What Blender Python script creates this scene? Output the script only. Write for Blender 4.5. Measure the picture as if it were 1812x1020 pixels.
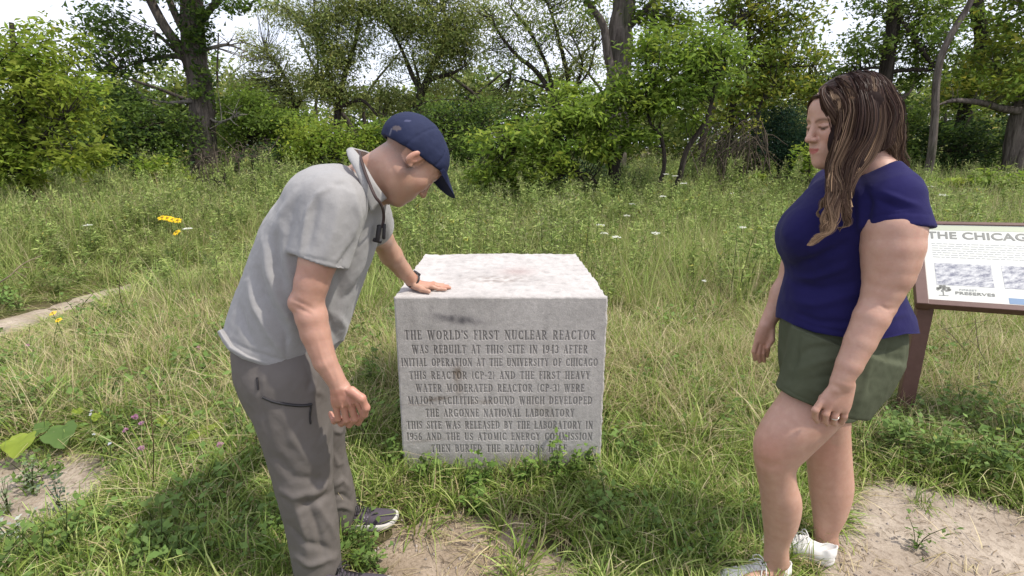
import bpy, bmesh, math, random, time
import numpy as np
from mathutils import Vector, Matrix, Euler
T0 = time.time()
random.seed(7); RNG = np.random.default_rng(7)
for o in list(bpy.data.objects): bpy.data.objects.remove(o)
SC = bpy.context.scene
COL = SC.collection
R = math.radians

# ------------------------------------------------------------------ camera, sky, sun, exposure
F_PX, CX, CY, PITCH, CAM_Z = 950.0, 906.0, 510.0, R(14.75), 1.5
cam_data = bpy.data.cameras.new('camera'); cam = bpy.data.objects.new('camera', cam_data); COL.objects.link(cam)
cam_data.sensor_width = 36.0; cam_data.lens = F_PX / 1812.0 * 36.0
cam_data.clip_start = 0.05; cam_data.clip_end = 2000
cam.location = (0, 0, CAM_Z); cam.rotation_euler = (R(90) - PITCH, 0, 0)
SC.camera = cam
SUN_DIR = Vector((0.52, -0.17, 0.84)).normalized()       # towards the sun
SUN_EL = math.asin(SUN_DIR.z); SUN_AZ = math.atan2(SUN_DIR.x, SUN_DIR.y)
world = bpy.data.worlds.new('World'); SC.world = world; world.use_nodes = True
wn = world.node_tree; wn.nodes.clear()
def N(nt, typ, **kw):
    n = nt.nodes.new(typ)
    for k, v in kw.items(): setattr(n, k, v)
    return n
w_out = N(wn, 'ShaderNodeOutputWorld'); w_bg = N(wn, 'ShaderNodeBackground'); w_sky = N(wn, 'ShaderNodeTexSky')
w_sky.sky_type = 'NISHITA'; w_sky.sun_disc = False; w_sky.sun_elevation = SUN_EL; w_sky.sun_rotation = SUN_AZ
w_sky.altitude = 200; w_sky.air_density = 1.2; w_sky.dust_density = 2.5; w_sky.ozone_density = 1.0
w_tc = N(wn, 'ShaderNodeTexCoord'); w_map = N(wn, 'ShaderNodeMapping'); w_map.inputs['Scale'].default_value = (1, 1, 2.2)
w_noise = N(wn, 'ShaderNodeTexNoise'); w_noise.inputs['Scale'].default_value = 3.2; w_noise.inputs['Detail'].default_value = 7
w_ramp = N(wn, 'ShaderNodeValToRGB'); w_ramp.color_ramp.elements[0].position = 0.30; w_ramp.color_ramp.elements[1].position = 0.62
w_ramp.color_ramp.elements[0].color = (0.55, 0.55, 0.55, 1)
w_mix = N(wn, 'ShaderNodeMix', data_type='RGBA')
w_mix.inputs[7].default_value = (6.5, 6.7, 7.7, 1)       # thin bright cloud
wn.links.new(w_tc.outputs['Generated'], w_map.inputs[0]); wn.links.new(w_map.outputs[0], w_noise.inputs['Vector'])
wn.links.new(w_noise.outputs[0], w_ramp.inputs[0]); wn.links.new(w_ramp.outputs[0], w_mix.inputs[0])
wn.links.new(w_sky.outputs[0], w_mix.inputs[6]); wn.links.new(w_mix.outputs[2], w_bg.inputs[0])
w_bg.inputs[1].default_value = 0.13
wn.links.new(w_bg.outputs[0], w_out.inputs[0])
sun_d = bpy.data.lights.new('sun', 'SUN'); sun_d.energy = 3.0; sun_d.angle = R(1.4); sun_d.color = (1.0, 0.945, 0.84)
sun = bpy.data.objects.new('sun', sun_d); COL.objects.link(sun); sun.location = (6, -3, 12)
sun.rotation_euler = (-SUN_DIR).to_track_quat('-Z', 'Y').to_euler()
SC.view_settings.view_transform = 'Standard'; SC.view_settings.look = 'None'
SC.view_settings.exposure = 0.60; SC.view_settings.gamma = 1.0; SC.view_settings.use_curve_mapping = False
SC.cycles.max_bounces = 6; SC.cycles.transparent_max_bounces = 6; SC.cycles.diffuse_bounces = 3
SC.cycles.glossy_bounces = 2; SC.cycles.transmission_bounces = 4; SC.cycles.caustics_reflective = False; SC.cycles.caustics_refractive = False

def at(px, py, Y):
    """the place in the scene, at distance Y, that the photograph shows at px,py"""
    u, v = (px - CX) / F_PX, (CY - py) / F_PX
    c, s = math.cos(PITCH), math.sin(PITCH)
    d = (u, c + v * s, -s + v * c); t = Y / d[1]
    return np.array([d[0] * t, Y, CAM_Z + d[2] * t])
def gnd(px, py, h=0.0):
    u, v = (px - CX) / F_PX, (CY - py) / F_PX
    c, s = math.cos(PITCH), math.sin(PITCH)
    d = (u, c + v * s, -s + v * c); t = (h - CAM_Z) / d[2]
    return np.array([d[0] * t, d[1] * t, h])
def ppm(Y, z=1.0):
    return F_PX / (Y * math.cos(PITCH) + (CAM_Z - z) * math.sin(PITCH))

# ------------------------------------------------------------------ objects
def link(o, parent=None):
    COL.objects.link(o)
    if parent is not None: o.parent = parent
    return o
def tag(o, label=None, cat=None, group=None, kind=None):
    if label: o['label'] = label
    if cat: o['category'] = cat
    if group: o['group'] = group
    if kind: o['kind'] = kind
    return o
def empty(name, loc=(0, 0, 0), rz=0.0):
    o = bpy.data.objects.new(name, None); o.location = loc; o.rotation_euler = (0, 0, rz); o.empty_display_size = 0.1
    return link(o)
def mesh_np(name, V, Fc, mat, parent=None, smooth=True, cols=None, origin=None):
    """V (n,3), Fc (m,3|4) -> ONE mesh object"""
    V = np.asarray(V, dtype=np.float32); Fc = np.asarray(Fc, dtype=np.int32)
    if origin is not None: V = V - np.asarray(origin, dtype=np.float32)
    me = bpy.data.meshes.new(name); k = Fc.shape[1]
    me.vertices.add(len(V)); me.vertices.foreach_set('co', V.ravel())
    me.loops.add(Fc.size); me.loops.foreach_set('vertex_index', Fc.ravel())
    me.polygons.add(len(Fc)); me.polygons.foreach_set('loop_start', np.arange(0, Fc.size, k, dtype=np.int32))
    me.polygons.foreach_set('loop_total', np.full(len(Fc), k, dtype=np.int32))
    me.update(calc_edges=True)
    me.polygons.foreach_set('use_smooth', np.full(len(Fc), smooth))
    if cols is not None:
        a = me.attributes.new('col', 'FLOAT_COLOR', 'POINT')
        c = np.ones((len(V), 4), dtype=np.float32); c[:, :3] = cols
        a.data.foreach_set('color', c.ravel())
    for m in (mat if isinstance(mat, (list, tuple)) else [mat]): me.materials.append(m)
    o = bpy.data.objects.new(name, me); link(o, parent)
    if origin is not None: o.location = origin
    return o
def from_bm(name, bm, mat, parent=None, smooth=False):
    me = bpy.data.meshes.new(name); bm.to_mesh(me); bm.free()
    for m in (mat if isinstance(mat, (list, tuple)) else [mat]): me.materials.append(m)
    if smooth: me.polygons.foreach_set('use_smooth', np.full(len(me.polygons), True))
    return link(bpy.data.objects.new(name, me), parent)
def bevel_box(bm, size, M, bev=0.004, seg=2):
    r = bmesh.ops.create_cube(bm, size=1.0, matrix=M @ Matrix.Diagonal((*size, 1)))
    if bev: bmesh.ops.bevel(bm, geom=list({e for v in r['verts'] for e in v.link_edges}), offset=bev, segments=seg, affect='EDGES', profile=0.6)

# ------------------------------------------------------------------ materials
def mat_new(name, base=(0.5, 0.5, 0.5), rough=0.7, spec=0.3, attr=None, noise=None, bump=None, translucent=0.0, sss=0.0, sheen=0.0, metal=0.0):
    """noise: (scale, amount, colour2) mottles the base; bump: list of (scale, strength, distance)"""
    m = bpy.data.materials.new(name); m.use_nodes = True; nt = m.node_tree; nt.nodes.clear()
    out = N(nt, 'ShaderNodeOutputMaterial'); b = N(nt, 'ShaderNodeBsdfPrincipled')
    b.inputs['Roughness'].default_value = rough; b.inputs['Specular IOR Level'].default_value = spec; b.inputs['Metallic'].default_value = metal
    if sss: b.inputs['Subsurface Weight'].default_value = sss; b.inputs['Subsurface Radius'].default_value = (1, .35, .2); b.inputs['Subsurface Scale'].default_value = 0.012
    if sheen: b.inputs['Sheen Weight'].default_value = sheen
    tc = N(nt, 'ShaderNodeTexCoord'); colsock = None
    if attr:
        a = N(nt, 'ShaderNodeAttribute'); a.attribute_name = attr; colsock = a.outputs['Color']
    if noise:
        sc_, amt, c2 = noise
        n = N(nt, 'ShaderNodeTexNoise'); n.inputs['Scale'].default_value = sc_; n.inputs['Detail'].default_value = 5; n.inputs['Roughness'].default_value = .65
        nt.links.new(tc.outputs['Object'], n.inputs['Vector'])
        mr = N(nt, 'ShaderNodeMapRange'); mr.inputs[1].default_value = .35; mr.inputs[2].default_value = .65; mr.inputs[4].default_value = amt
        nt.links.new(n.outputs[0], mr.inputs[0])
        mx = N(nt, 'ShaderNodeMix', data_type='RGBA'); nt.links.new(mr.outputs[0], mx.inputs[0])
        if colsock: nt.links.new(colsock, mx.inputs[6])
        else: mx.inputs[6].default_value = (*base, 1)
        mx.inputs[7].default_value = (*c2, 1); colsock = mx.outputs[2]
    if colsock: nt.links.new(colsock, b.inputs['Base Color'])
    else: b.inputs['Base Color'].default_value = (*base, 1)
    prev = None
    for (s_, st, di) in (bump or []):
        n = N(nt, 'ShaderNodeTexNoise'); n.inputs['Scale'].default_value = s_; n.inputs['Detail'].default_value = 4
        nt.links.new(tc.outputs['Object'], n.inputs['Vector'])
        bp = N(nt, 'ShaderNodeBump'); bp.inputs['Strength'].default_value = st; bp.inputs['Distance'].default_value = di
        nt.links.new(n.outputs[0], bp.inputs['Height'])
        if prev: nt.links.new(prev, bp.inputs['Normal'])
        prev = bp.outputs[0]
    if prev: nt.links.new(prev, b.inputs['Normal'])
    if translucent:
        tr = N(nt, 'ShaderNodeBsdfTranslucent'); ms = N(nt, 'ShaderNodeMixShader'); ms.inputs[0].default_value = translucent
        if colsock: nt.links.new(colsock, tr.inputs[0])
        else: tr.inputs[0].default_value = (*base, 1)
        nt.links.new(b.outputs[0], ms.inputs[1]); nt.links.new(tr.outputs[0], ms.inputs[2]); nt.links.new(ms.outputs[0], out.inputs[0])
    else: nt.links.new(b.outputs[0], out.inputs[0])
    m['bsdf'] = b.name
    return m

# ------------------------------------------------------------------ smooth noise for numpy
def fnoise(P, freq, seed=0, octaves=3):
    r = np.random.default_rng(seed); out = np.zeros(len(P)); amp = 1.0; tot = 0
    for o in range(octaves):
        acc = 0
        for i in range(4):
            k = r.normal(size=3); k /= np.linalg.norm(k); ph = r.uniform(0, 6.28, 2)
            k2 = r.normal(size=3); k2 /= np.linalg.norm(k2)
            acc = acc + np.sin(P @ k * freq * 6.28 + ph[0] + 1.3 * np.sin(P @ k2 * freq * 4.1 + ph[1]))
        out += acc / 4 * amp; tot += amp; amp *= 0.5; freq *= 2.1
    return out / tot

# ------------------------------------------------------------------ distance-field modelling (bodies, clothes, shoes)
class Prim:
    def __init__(s, fn, lo, hi): s.fn, s.lo, s.hi = fn, np.array(lo, float), np.array(hi, float)
def cone(A, B, ra, rb):
    A = np.array(A, float); B = np.array(B, float); d = B - A; L2 = float(d @ d) + 1e-12
    def fn(x, y, z):
        t = np.clip(((x - A[0]) * d[0] + (y - A[1]) * d[1] + (z - A[2]) * d[2]) / L2, 0, 1)
        return np.sqrt((x - A[0] - t * d[0]) ** 2 + (y - A[1] - t * d[1]) ** 2 + (z - A[2] - t * d[2]) ** 2) - (ra + (rb - ra) * t)
    return Prim(fn, np.minimum(A - ra, B - rb), np.maximum(A + ra, B + rb))
def ell(C, rad, Rm=None):
    C = np.array(C, float); a, b, c = rad; Rm = np.eye(3) if Rm is None else np.array(Rm)
    def fn(x, y, z):
        X, Y, Z = x - C[0], y - C[1], z - C[2]
        u = X * Rm[0, 0] + Y * Rm[1, 0] + Z * Rm[2, 0]; v = X * Rm[0, 1] + Y * Rm[1, 1] + Z * Rm[2, 1]; w = X * Rm[0, 2] + Y * Rm[1, 2] + Z * Rm[2, 2]
        k0 = np.sqrt((u / a) ** 2 + (v / b) ** 2 + (w / c) ** 2) + 1e-9
        k1 = np.sqrt((u / a ** 2) ** 2 + (v / b ** 2) ** 2 + (w / c ** 2) ** 2) + 1e-9
        return k0 * (k0 - 1) / k1
    e = np.abs(Rm) @ np.array([a, b, c]); return Prim(fn, C - e, C + e)
def cr_resample(T, A, n=96):
    T = np.array(T, float); A = np.array(A, float); m = np.gradient(A, T, axis=0) if len(T) > 2 else np.repeat(((A[-1] - A[0]) / (T[-1] - T[0]))[None], len(T), 0)
    tt = np.linspace(T[0], T[-1], n); i = np.clip(np.searchsorted(T, tt, side='right') - 1, 0, len(T) - 2)
    h = T[i + 1] - T[i]; s = (tt - T[i]) / h; s = s[:, None]; h = h[:, None]
    return tt, (2*s**3 - 3*s**2 + 1) * A[i] + (s**3 - 2*s**2 + s) * h * m[i] + (-2*s**3 + 3*s**2) * A[i+1] + (s**3 - s**2) * h * m[i+1]
def ploft(rows, Y0, side=(0, 1, 0), rnd=0.02):
    """rows: (point1_px, point2_px, half width across[, distance Y]) traced outline pairs; a body of elliptical sections"""
    P1 = [at(*r[0], r[3] if len(r) > 3 else Y0) for r in rows]; P2 = [at(*r[1], r[3] if len(r) > 3 else Y0) for r in rows]
    return sloft([(a, b, r[2]) for a, b, r in zip(P1, P2, rows)], side, rnd)
def sloft(rows, side=(0, 1, 0), rnd=0.02):
    P1 = np.array([r[0] for r in rows]); P2 = np.array([r[1] for r in rows]); W = np.array([r[2] for r in rows]); M = (P1 + P2) / 2
    A = M[0]; ax = M[-1] - M[0]; L = np.linalg.norm(ax); ax = ax / L
    v = np.array(side, float); v -= ax * (v @ ax); v /= np.linalg.norm(v); u = np.cross(v, ax)
    t = (M - A) @ ax; cu = (M - A) @ u; cv = (M - A) @ v; a = np.abs((P2 - P1) @ u) / 2
    tt, S = cr_resample(t, np.stack([cu, cv, a, W], 1))
    def fn(x, y, z):
        X, Y, Z = x - A[0], y - A[1], z - A[2]
        s = X * ax[0] + Y * ax[1] + Z * ax[2]; U = X * u[0] + Y * u[1] + Z * u[2]; V_ = X * v[0] + Y * v[1] + Z * v[2]
        f = np.clip((s - tt[0]) / (tt[-1] - tt[0]) * (len(tt) - 1), 0, len(tt) - 1.001); i = f.astype(np.int32); g = f - i
        q = [S[i, j] * (1 - g) + S[i + 1, j] * g for j in range(4)]
        U = U - q[0]; V_ = V_ - q[1]
        k0 = np.sqrt((U / q[2]) ** 2 + (V_ / q[3]) ** 2) + 1e-9; k1 = np.sqrt((U / q[2] ** 2) ** 2 + (V_ / q[3] ** 2) ** 2) + 1e-9
        d = k0 * (k0 - 1) / k1; e = np.maximum(tt[0] - s, s - tt[-1])
        d2 = d + rnd; e2 = e + rnd
        return np.sqrt(np.maximum(d2, 0) ** 2 + np.maximum(e2, 0) ** 2) + np.minimum(np.maximum(d2, e2), 0) - rnd
    pad = np.abs(u)[None] * a[:, None] + np.abs(v)[None] * W[:, None] + 0.02
    return Prim(fn, (M - pad).min(0), (M + pad).max(0))
def cut(p, pt, n, k=.007):
    pt = np.array(pt, float); n = np.array(n, float); n /= np.linalg.norm(n)
    def fn(x, y, z):
        a = p.fn(x, y, z); b = (x - pt[0]) * n[0] + (y - pt[1]) * n[1] + (z - pt[2]) * n[2]; h = np.maximum(k - np.abs(a - b), 0) / k
        return np.maximum(a, b) + h * h * k / 4
    return Prim(fn, p.lo, p.hi)
def minus(p, q): return Prim(lambda x, y, z: np.maximum(p.fn(x, y, z), -q.fn(x, y, z)), p.lo, p.hi)
def puni(p, q, k=0.02):
    def fn(x, y, z):
        a = p.fn(x, y, z); b = q.fn(x, y, z); h = np.maximum(k - np.abs(a - b), 0) / k
        return np.minimum(a, b) - h * h * k / 4
    return Prim(fn, np.minimum(p.lo, q.lo), np.maximum(p.hi, q.hi))
class Field:
    def __init__(s, h, hf=None, fine=()): s.h = h; s.hf = hf or h; s.fine = fine; s.ops = []
    def add(s, p, k=0.015): s.ops.append(('u', p, k)); return s
    def sub(s, p, k=0.006): s.ops.append(('s', p, k)); return s
    def chain(s, pts, k=0.015):
        """pts: (px, py, Y, radius) joints of one limb"""
        Q = [(at(a, b, c), r) for a, b, c, r in pts]
        for (A, ra), (B, rb) in zip(Q[:-1], Q[1:]): s.add(cone(A, B, ra, rb), k)
        return s
    def wchain(s, pts, k=0.01):
        for (A, ra), (B, rb) in zip(pts[:-1], pts[1:]): s.add(cone(A, B, ra, rb), k)
        return s
    def mesh(s, clip_lo=None, clip_hi=None):
        h = s.h; adds = [p for t, p, k in s.ops if t == 'u']
        lo = np.min([p.lo for p in adds], 0) - 0.03; hi = np.max([p.hi for p in adds], 0) + 0.03
        X = []
        for i in range(3):                         # fine spacing where faces and hands are, coarser elsewhere
            iv = sorted((a, b) for ax, a, b in s.fine if ax == i); g = []; x = lo[i]
            while x < hi[i] + h:
                g.append(x); x += s.hf if any(a <= x <= b for a, b in iv) else h
            X.append(np.array(g, dtype=np.float32))
        n = np.array([len(x) for x in X])
        D = np.full(n, 0.10, dtype=np.float32)
        for t, p, k in s.ops:
            m = k + 0.012
            i0 = np.array([np.searchsorted(X[i], p.lo[i] - m) for i in range(3)]); i1 = np.array([np.searchsorted(X[i], p.hi[i] + m) for i in range(3)])
            if (i1 <= i0).any(): continue
            sl = tuple(slice(a, b) for a, b in zip(i0, i1))
            d = p.fn(X[0][sl[0]][:, None, None], X[1][sl[1]][None, :, None], X[2][sl[2]][None, None, :]).astype(np.float32)
            S = D[sl]
            if t == 's': d = -d; hh = np.maximum(k - np.abs(S - d), 0) / k; D[sl] = np.maximum(S, d) + hh * hh * k / 4
            else: hh = np.maximum(k - np.abs(S - d), 0) / k; D[sl] = np.minimum(S, d) - hh * hh * k / 4
        return surface_nets(D, X)
def surface_nets(D, X):
    neg = D < 0
    c = neg[:-1, :-1, :-1].astype(np.int8)
    cnt = np.zeros_like(c)
    for a in (0, 1):
        for b in (0, 1):
            for d in (0, 1):
                cnt += neg[a:D.shape[0]-1+a, b:D.shape[1]-1+b, d:D.shape[2]-1+d]
    act = (cnt > 0) & (cnt < 8); idx = np.argwhere(act)
    vid = np.full(act.shape, -1, dtype=np.int32); vid[act] = np.arange(len(idx))
    P = np.zeros((len(idx), 3), dtype=np.float32); K = np.zeros(len(idx), dtype=np.float32)
    I, J, L = idx.T
    corner = {(a, b, d): D[I + a, J + b, L + d] for a in (0, 1) for b in (0, 1) for d in (0, 1)}
    for ax in range(3):
        for a in (0, 1):
            for b in (0, 1):
                c0 = [0, 0, 0]; o = [i for i in range(3) if i != ax]; c0[o[0]] = a; c0[o[1]] = b; c1 = list(c0); c1[ax] = 1
                d0 = corner[tuple(c0)]; d1 = corner[tuple(c1)]; x = (d0 < 0) != (d1 < 0)
                t = np.where(x, d0 / np.where(x, d0 - d1, 1), 0)
                for q in range(3): P[:, q] += np.where(x, c0[q] + (t if q == ax else 0), 0)
                K += x
    P /= K[:, None]; V = np.stack([X[q][idx[:, q]] * (1 - P[:, q]) + X[q][idx[:, q] + 1] * P[:, q] for q in range(3)], 1).astype(np.float64)
    Q = []
    for ax in range(3):
        s0 = [slice(1, -1)] * 3; s1 = [slice(1, -1)] * 3; s0[ax] = slice(0, -1); s1[ax] = slice(1, None)
        A = neg[tuple(s0)]; B = neg[tuple(s1)]
        for sgn in (0, 1):
            e = np.argwhere((A & ~B) if sgn else (~A & B))
            off = np.array([1, 1, 1]); off[ax] = 0; e = e + off
            o = [(ax + 1) % 3, (ax + 2) % 3]
            def cell(d1, d2):
                g = e.copy(); g[:, o[0]] -= d1; g[:, o[1]] -= d2; return vid[g[:, 0], g[:, 1], g[:, 2]]
            q = np.stack([cell(1, 1), cell(0, 1), cell(0, 0), cell(1, 0)], 1)
            Q.append(q if sgn else q[:, ::-1])
    return V, np.concatenate(Q)
def normals(V, Q):
    n = np.cross(V[Q[:, 2]] - V[Q[:, 0]], V[Q[:, 3]] - V[Q[:, 1]]); o = np.zeros_like(V)
    for i in range(4): np.add.at(o, Q[:, i], n)
    return o / (np.linalg.norm(o, axis=1, keepdims=True) + 1e-12)
def relax(V, Q, it=2, f=0.5):
    for _ in range(it):
        acc = np.zeros_like(V); cnt = np.zeros(len(V))
        for a, b in ((0, 1), (1, 2), (2, 3), (3, 0)):
            np.add.at(acc, Q[:, a], V[Q[:, b]]); np.add.at(cnt, Q[:, a], 1)
            np.add.at(acc, Q[:, b], V[Q[:, a]]); np.add.at(cnt, Q[:, b], 1)
        V = V + f * (acc / cnt[:, None] - V)
    return V
def pxy(V):
    """where a point of the scene shows in the photograph (used to measure from the photograph while modelling)"""
    c, s = math.cos(PITCH), math.sin(PITCH); z = V[:, 1] * c - (V[:, 2] - CAM_Z) * s
    y = V[:, 1] * s + (V[:, 2] - CAM_Z) * c
    return CX + F_PX * V[:, 0] / z, CY - F_PX * y / z
# ------------------------------------------------------------------ ground, paths
def inside(poly, X, Y):
    c = np.zeros(X.shape, bool); n = len(poly)
    for i in range(n):
        x0, y0 = poly[i]; x1, y1 = poly[(i+1) % n]
        with np.errstate(divide='ignore', invalid='ignore'):
            k = ((y0 > Y) != (y1 > Y)) & (X < (x1 - x0) * (Y - y0) / (y1 - y0 + 1e-12) + x0)
        c ^= k
    return c
def pdist(poly, X, Y):
    """signed distance to a closed outline, negative inside"""
    d = np.full(X.shape, 1e9); n = len(poly)
    for i in range(n):
        x0, y0 = poly[i]; x1, y1 = poly[(i+1) % n]; dx, dy = x1-x0, y1-y0
        t = np.clip(((X-x0)*dx + (Y-y0)*dy) / (dx*dx+dy*dy+1e-12), 0, 1); d = np.minimum(d, np.hypot(X-x0-t*dx, Y-y0-t*dy))
    return np.where(inside(poly, X, Y), -d, d)
G2 = lambda L: [tuple(gnd(x, y)[:2]) for x, y in L]
PATCH = {
 'right': G2([(1470, 1300), (1430, 1060), (1462, 960), (1480, 885), (1560, 846), (1640, 862), (1740, 878), (1812, 902), (1960, 950), (2300, 1080), (2300, 1300)]),
 'left': G2([(-500, 880), (-200, 815), (-20, 806), (60, 784), (140, 778), (190, 805), (176, 878), (90, 925), (0, 975), (-150, 1010), (-500, 1200)]),
 'centre': G2([(640, 1010), (690, 925), (740, 905), (790, 895), (880, 900), (940, 928), (930, 970), (1000, 992), (1060, 1060), (1060, 1200), (620, 1200)]),
 'trail': G2([(-700, 780), (-200, 630), (0, 562), (90, 537), (170, 513), (260, 495), (350, 486), (350, 495), (260, 507), (170, 528), (90, 558), (0, 592), (-200, 690), (-700, 850)]),
}
def patch_d(X, Y, key, wob=1.0):
    d = pdist(PATCH[key], X, Y); P = np.stack([X.ravel(), Y.ravel(), np.zeros(X.size)], 1)
    return d + wob * (.07 * fnoise(P, 1.3, 3, 3) + .05 * fnoise(P, 5.5, 4, 4)).reshape(X.shape)
def relief(X, Y):
    P = np.stack([X.ravel(), Y.ravel(), np.zeros(X.size)], 1)
    near = np.clip((Y - 5) / 10, 0, 1) 
    return (.018 * fnoise(P, .55, 11, 2).reshape(X.shape) * np.clip((Y - 2.4) / 2, .15, 1) + .12 * near * fnoise(P, .07, 12, 2).reshape(X.shape) - .02)
def soil_mat(name, a, b, c, scale, pebble=True, bumpd=.012):
    m = bpy.data.materials.new(name); m.use_nodes = True; nt = m.node_tree; B = nt.nodes['Principled BSDF']; B.inputs['Roughness'].default_value = .95; B.inputs['Specular IOR Level'].default_value = .1
    tc = N(nt, 'ShaderNodeTexCoord'); n1 = N(nt, 'ShaderNodeTexNoise'); n1.inputs['Scale'].default_value = scale; n1.inputs['Detail'].default_value = 9; n1.inputs['Roughness'].default_value = .7
    n2 = N(nt, 'ShaderNodeTexNoise'); n2.inputs['Scale'].default_value = scale * 14; n2.inputs['Detail'].default_value = 6; n2.inputs['Roughness'].default_value = .75
    vo = N(nt, 'ShaderNodeTexVoronoi'); vo.inputs['Scale'].default_value = 70
    r1 = N(nt, 'ShaderNodeValToRGB'); r1.color_ramp.elements[0].position = .33; r1.color_ramp.elements[1].position = .68
    r1.color_ramp.elements[0].color = (*a, 1); r1.color_ramp.elements[1].color = (*b, 1)
    mx = N(nt, 'ShaderNodeMix', data_type='RGBA'); mx.inputs[7].default_value = (*c, 1)
    mr = N(nt, 'ShaderNodeMapRange'); mr.inputs[1].default_value = .48; mr.inputs[2].default_value = .66; mr.inputs[4].default_value = .75
    for n in (n1, n2, vo): nt.links.new(tc.outputs['Object'], n.inputs['Vector'])
    nt.links.new(n1.outputs[0], r1.inputs[0]); nt.links.new(n2.outputs[0], mr.inputs[0]); nt.links.new(mr.outputs[0], mx.inputs[0]); nt.links.new(r1.outputs[0], mx.inputs[6])
    nt.links.new(mx.outputs[2], B.inputs['Base Color'])
    b1 = N(nt, 'ShaderNodeBump'); b1.inputs['Strength'].default_value = .7; b1.inputs['Distance'].default_value = bumpd; nt.links.new(n2.outputs[0], b1.inputs['Height'])
    b2 = N(nt, 'ShaderNodeBump'); b2.inputs['Strength'].default_value = .35; b2.inputs['Distance'].default_value = .004; nt.links.new(vo.outputs['Distance'], b2.inputs['Height']); nt.links.new(b1.outputs[0], b2.inputs['Normal'])
    nt.links.new(b2.outputs[0], B.inputs['Normal']); return m
M_soil = soil_mat('meadow_soil', (.045, .042, .018), (.12, .10, .05), (.20, .165, .095), 2.5)
M_dirt = soil_mat('pale_path_dirt', (.27, .215, .165), (.45, .38, .305), (.17, .13, .095), 3.0)
M_dirt2 = soil_mat('thatchy_bare_dirt', (.25, .19, .135), (.42, .335, .255), (.15, .115, .07), 5.0)
def grid_xy(x0, x1, y0, y1, n, m, gx=1.0):
    xs = np.linspace(x0, x1, n); ys = np.linspace(y0, y1, m); return np.meshgrid(xs, ys, indexing='ij')
def quads(n, m):
    i = np.arange(n-1)[:, None] * m; j = np.arange(m-1)[None]; return np.stack([i+j, i+m+j, i+m+j+1, i+j+1], -1).reshape(-1, 4)
def build_ground():
    # one sheet to the horizon: fine near the camera, coarse far off
    s = np.linspace(-1, 1, 131); xs = np.sign(s) * (9 * np.abs(s) + 491 * np.abs(s)**6); t = np.linspace(0, 1, 151); ys = -6 + 26 * t + 580 * t**7
    X, Y = np.meshgrid(xs, ys, indexing='ij'); Z = relief(X, Y); far = np.clip((np.hypot(X, Y) - 60) / 100, 0, 1); Z = Z * (1 - far)
    o = mesh_np('ground', np.stack([X, Y, Z], -1).reshape(-1, 3), quads(*X.shape), M_soil); o['kind'] = 'structure'
    for key, name, mt, dx in (('right', 'dirt_path', M_dirt, .02), ('left', 'bare_dirt_patch', M_dirt, .02), ('centre', 'bare_ground', M_dirt2, .02), ('trail', 'footpath', M_dirt, .04)):
        P = np.array(PATCH[key]); x0, y0 = P.min(0) - .3; x1, y1 = P.max(0) + .3; x0 = max(x0, -6); x1 = min(x1, 6); y0 = max(y0, .6); y1 = min(y1, 9)
        X, Y = grid_xy(x0, x1, y0, y1, int((x1-x0)/dx), int((y1-y0)/dx)); d = patch_d(X, Y, key)
        Q3 = np.stack([X.ravel(), Y.ravel(), np.zeros(X.size)], 1)
        Z = relief(X, Y) + .005 - .022 * np.clip(d / .16 + .25, 0, 1) + (.007 * fnoise(Q3, 4, 5, 4) + .004 * fnoise(Q3, 14, 6, 3)).reshape(X.shape)
        q = quads(*X.shape); keep = (d.ravel()[q] < .10).any(1)
        V = np.stack([X, Y, Z], -1).reshape(-1, 3); q = q[keep]; u, inv = np.unique(q, return_inverse=True)
        o = mesh_np(name, V[u], inv.reshape(-1, 4), mt); o['kind'] = 'structure'
build_ground()
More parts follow.
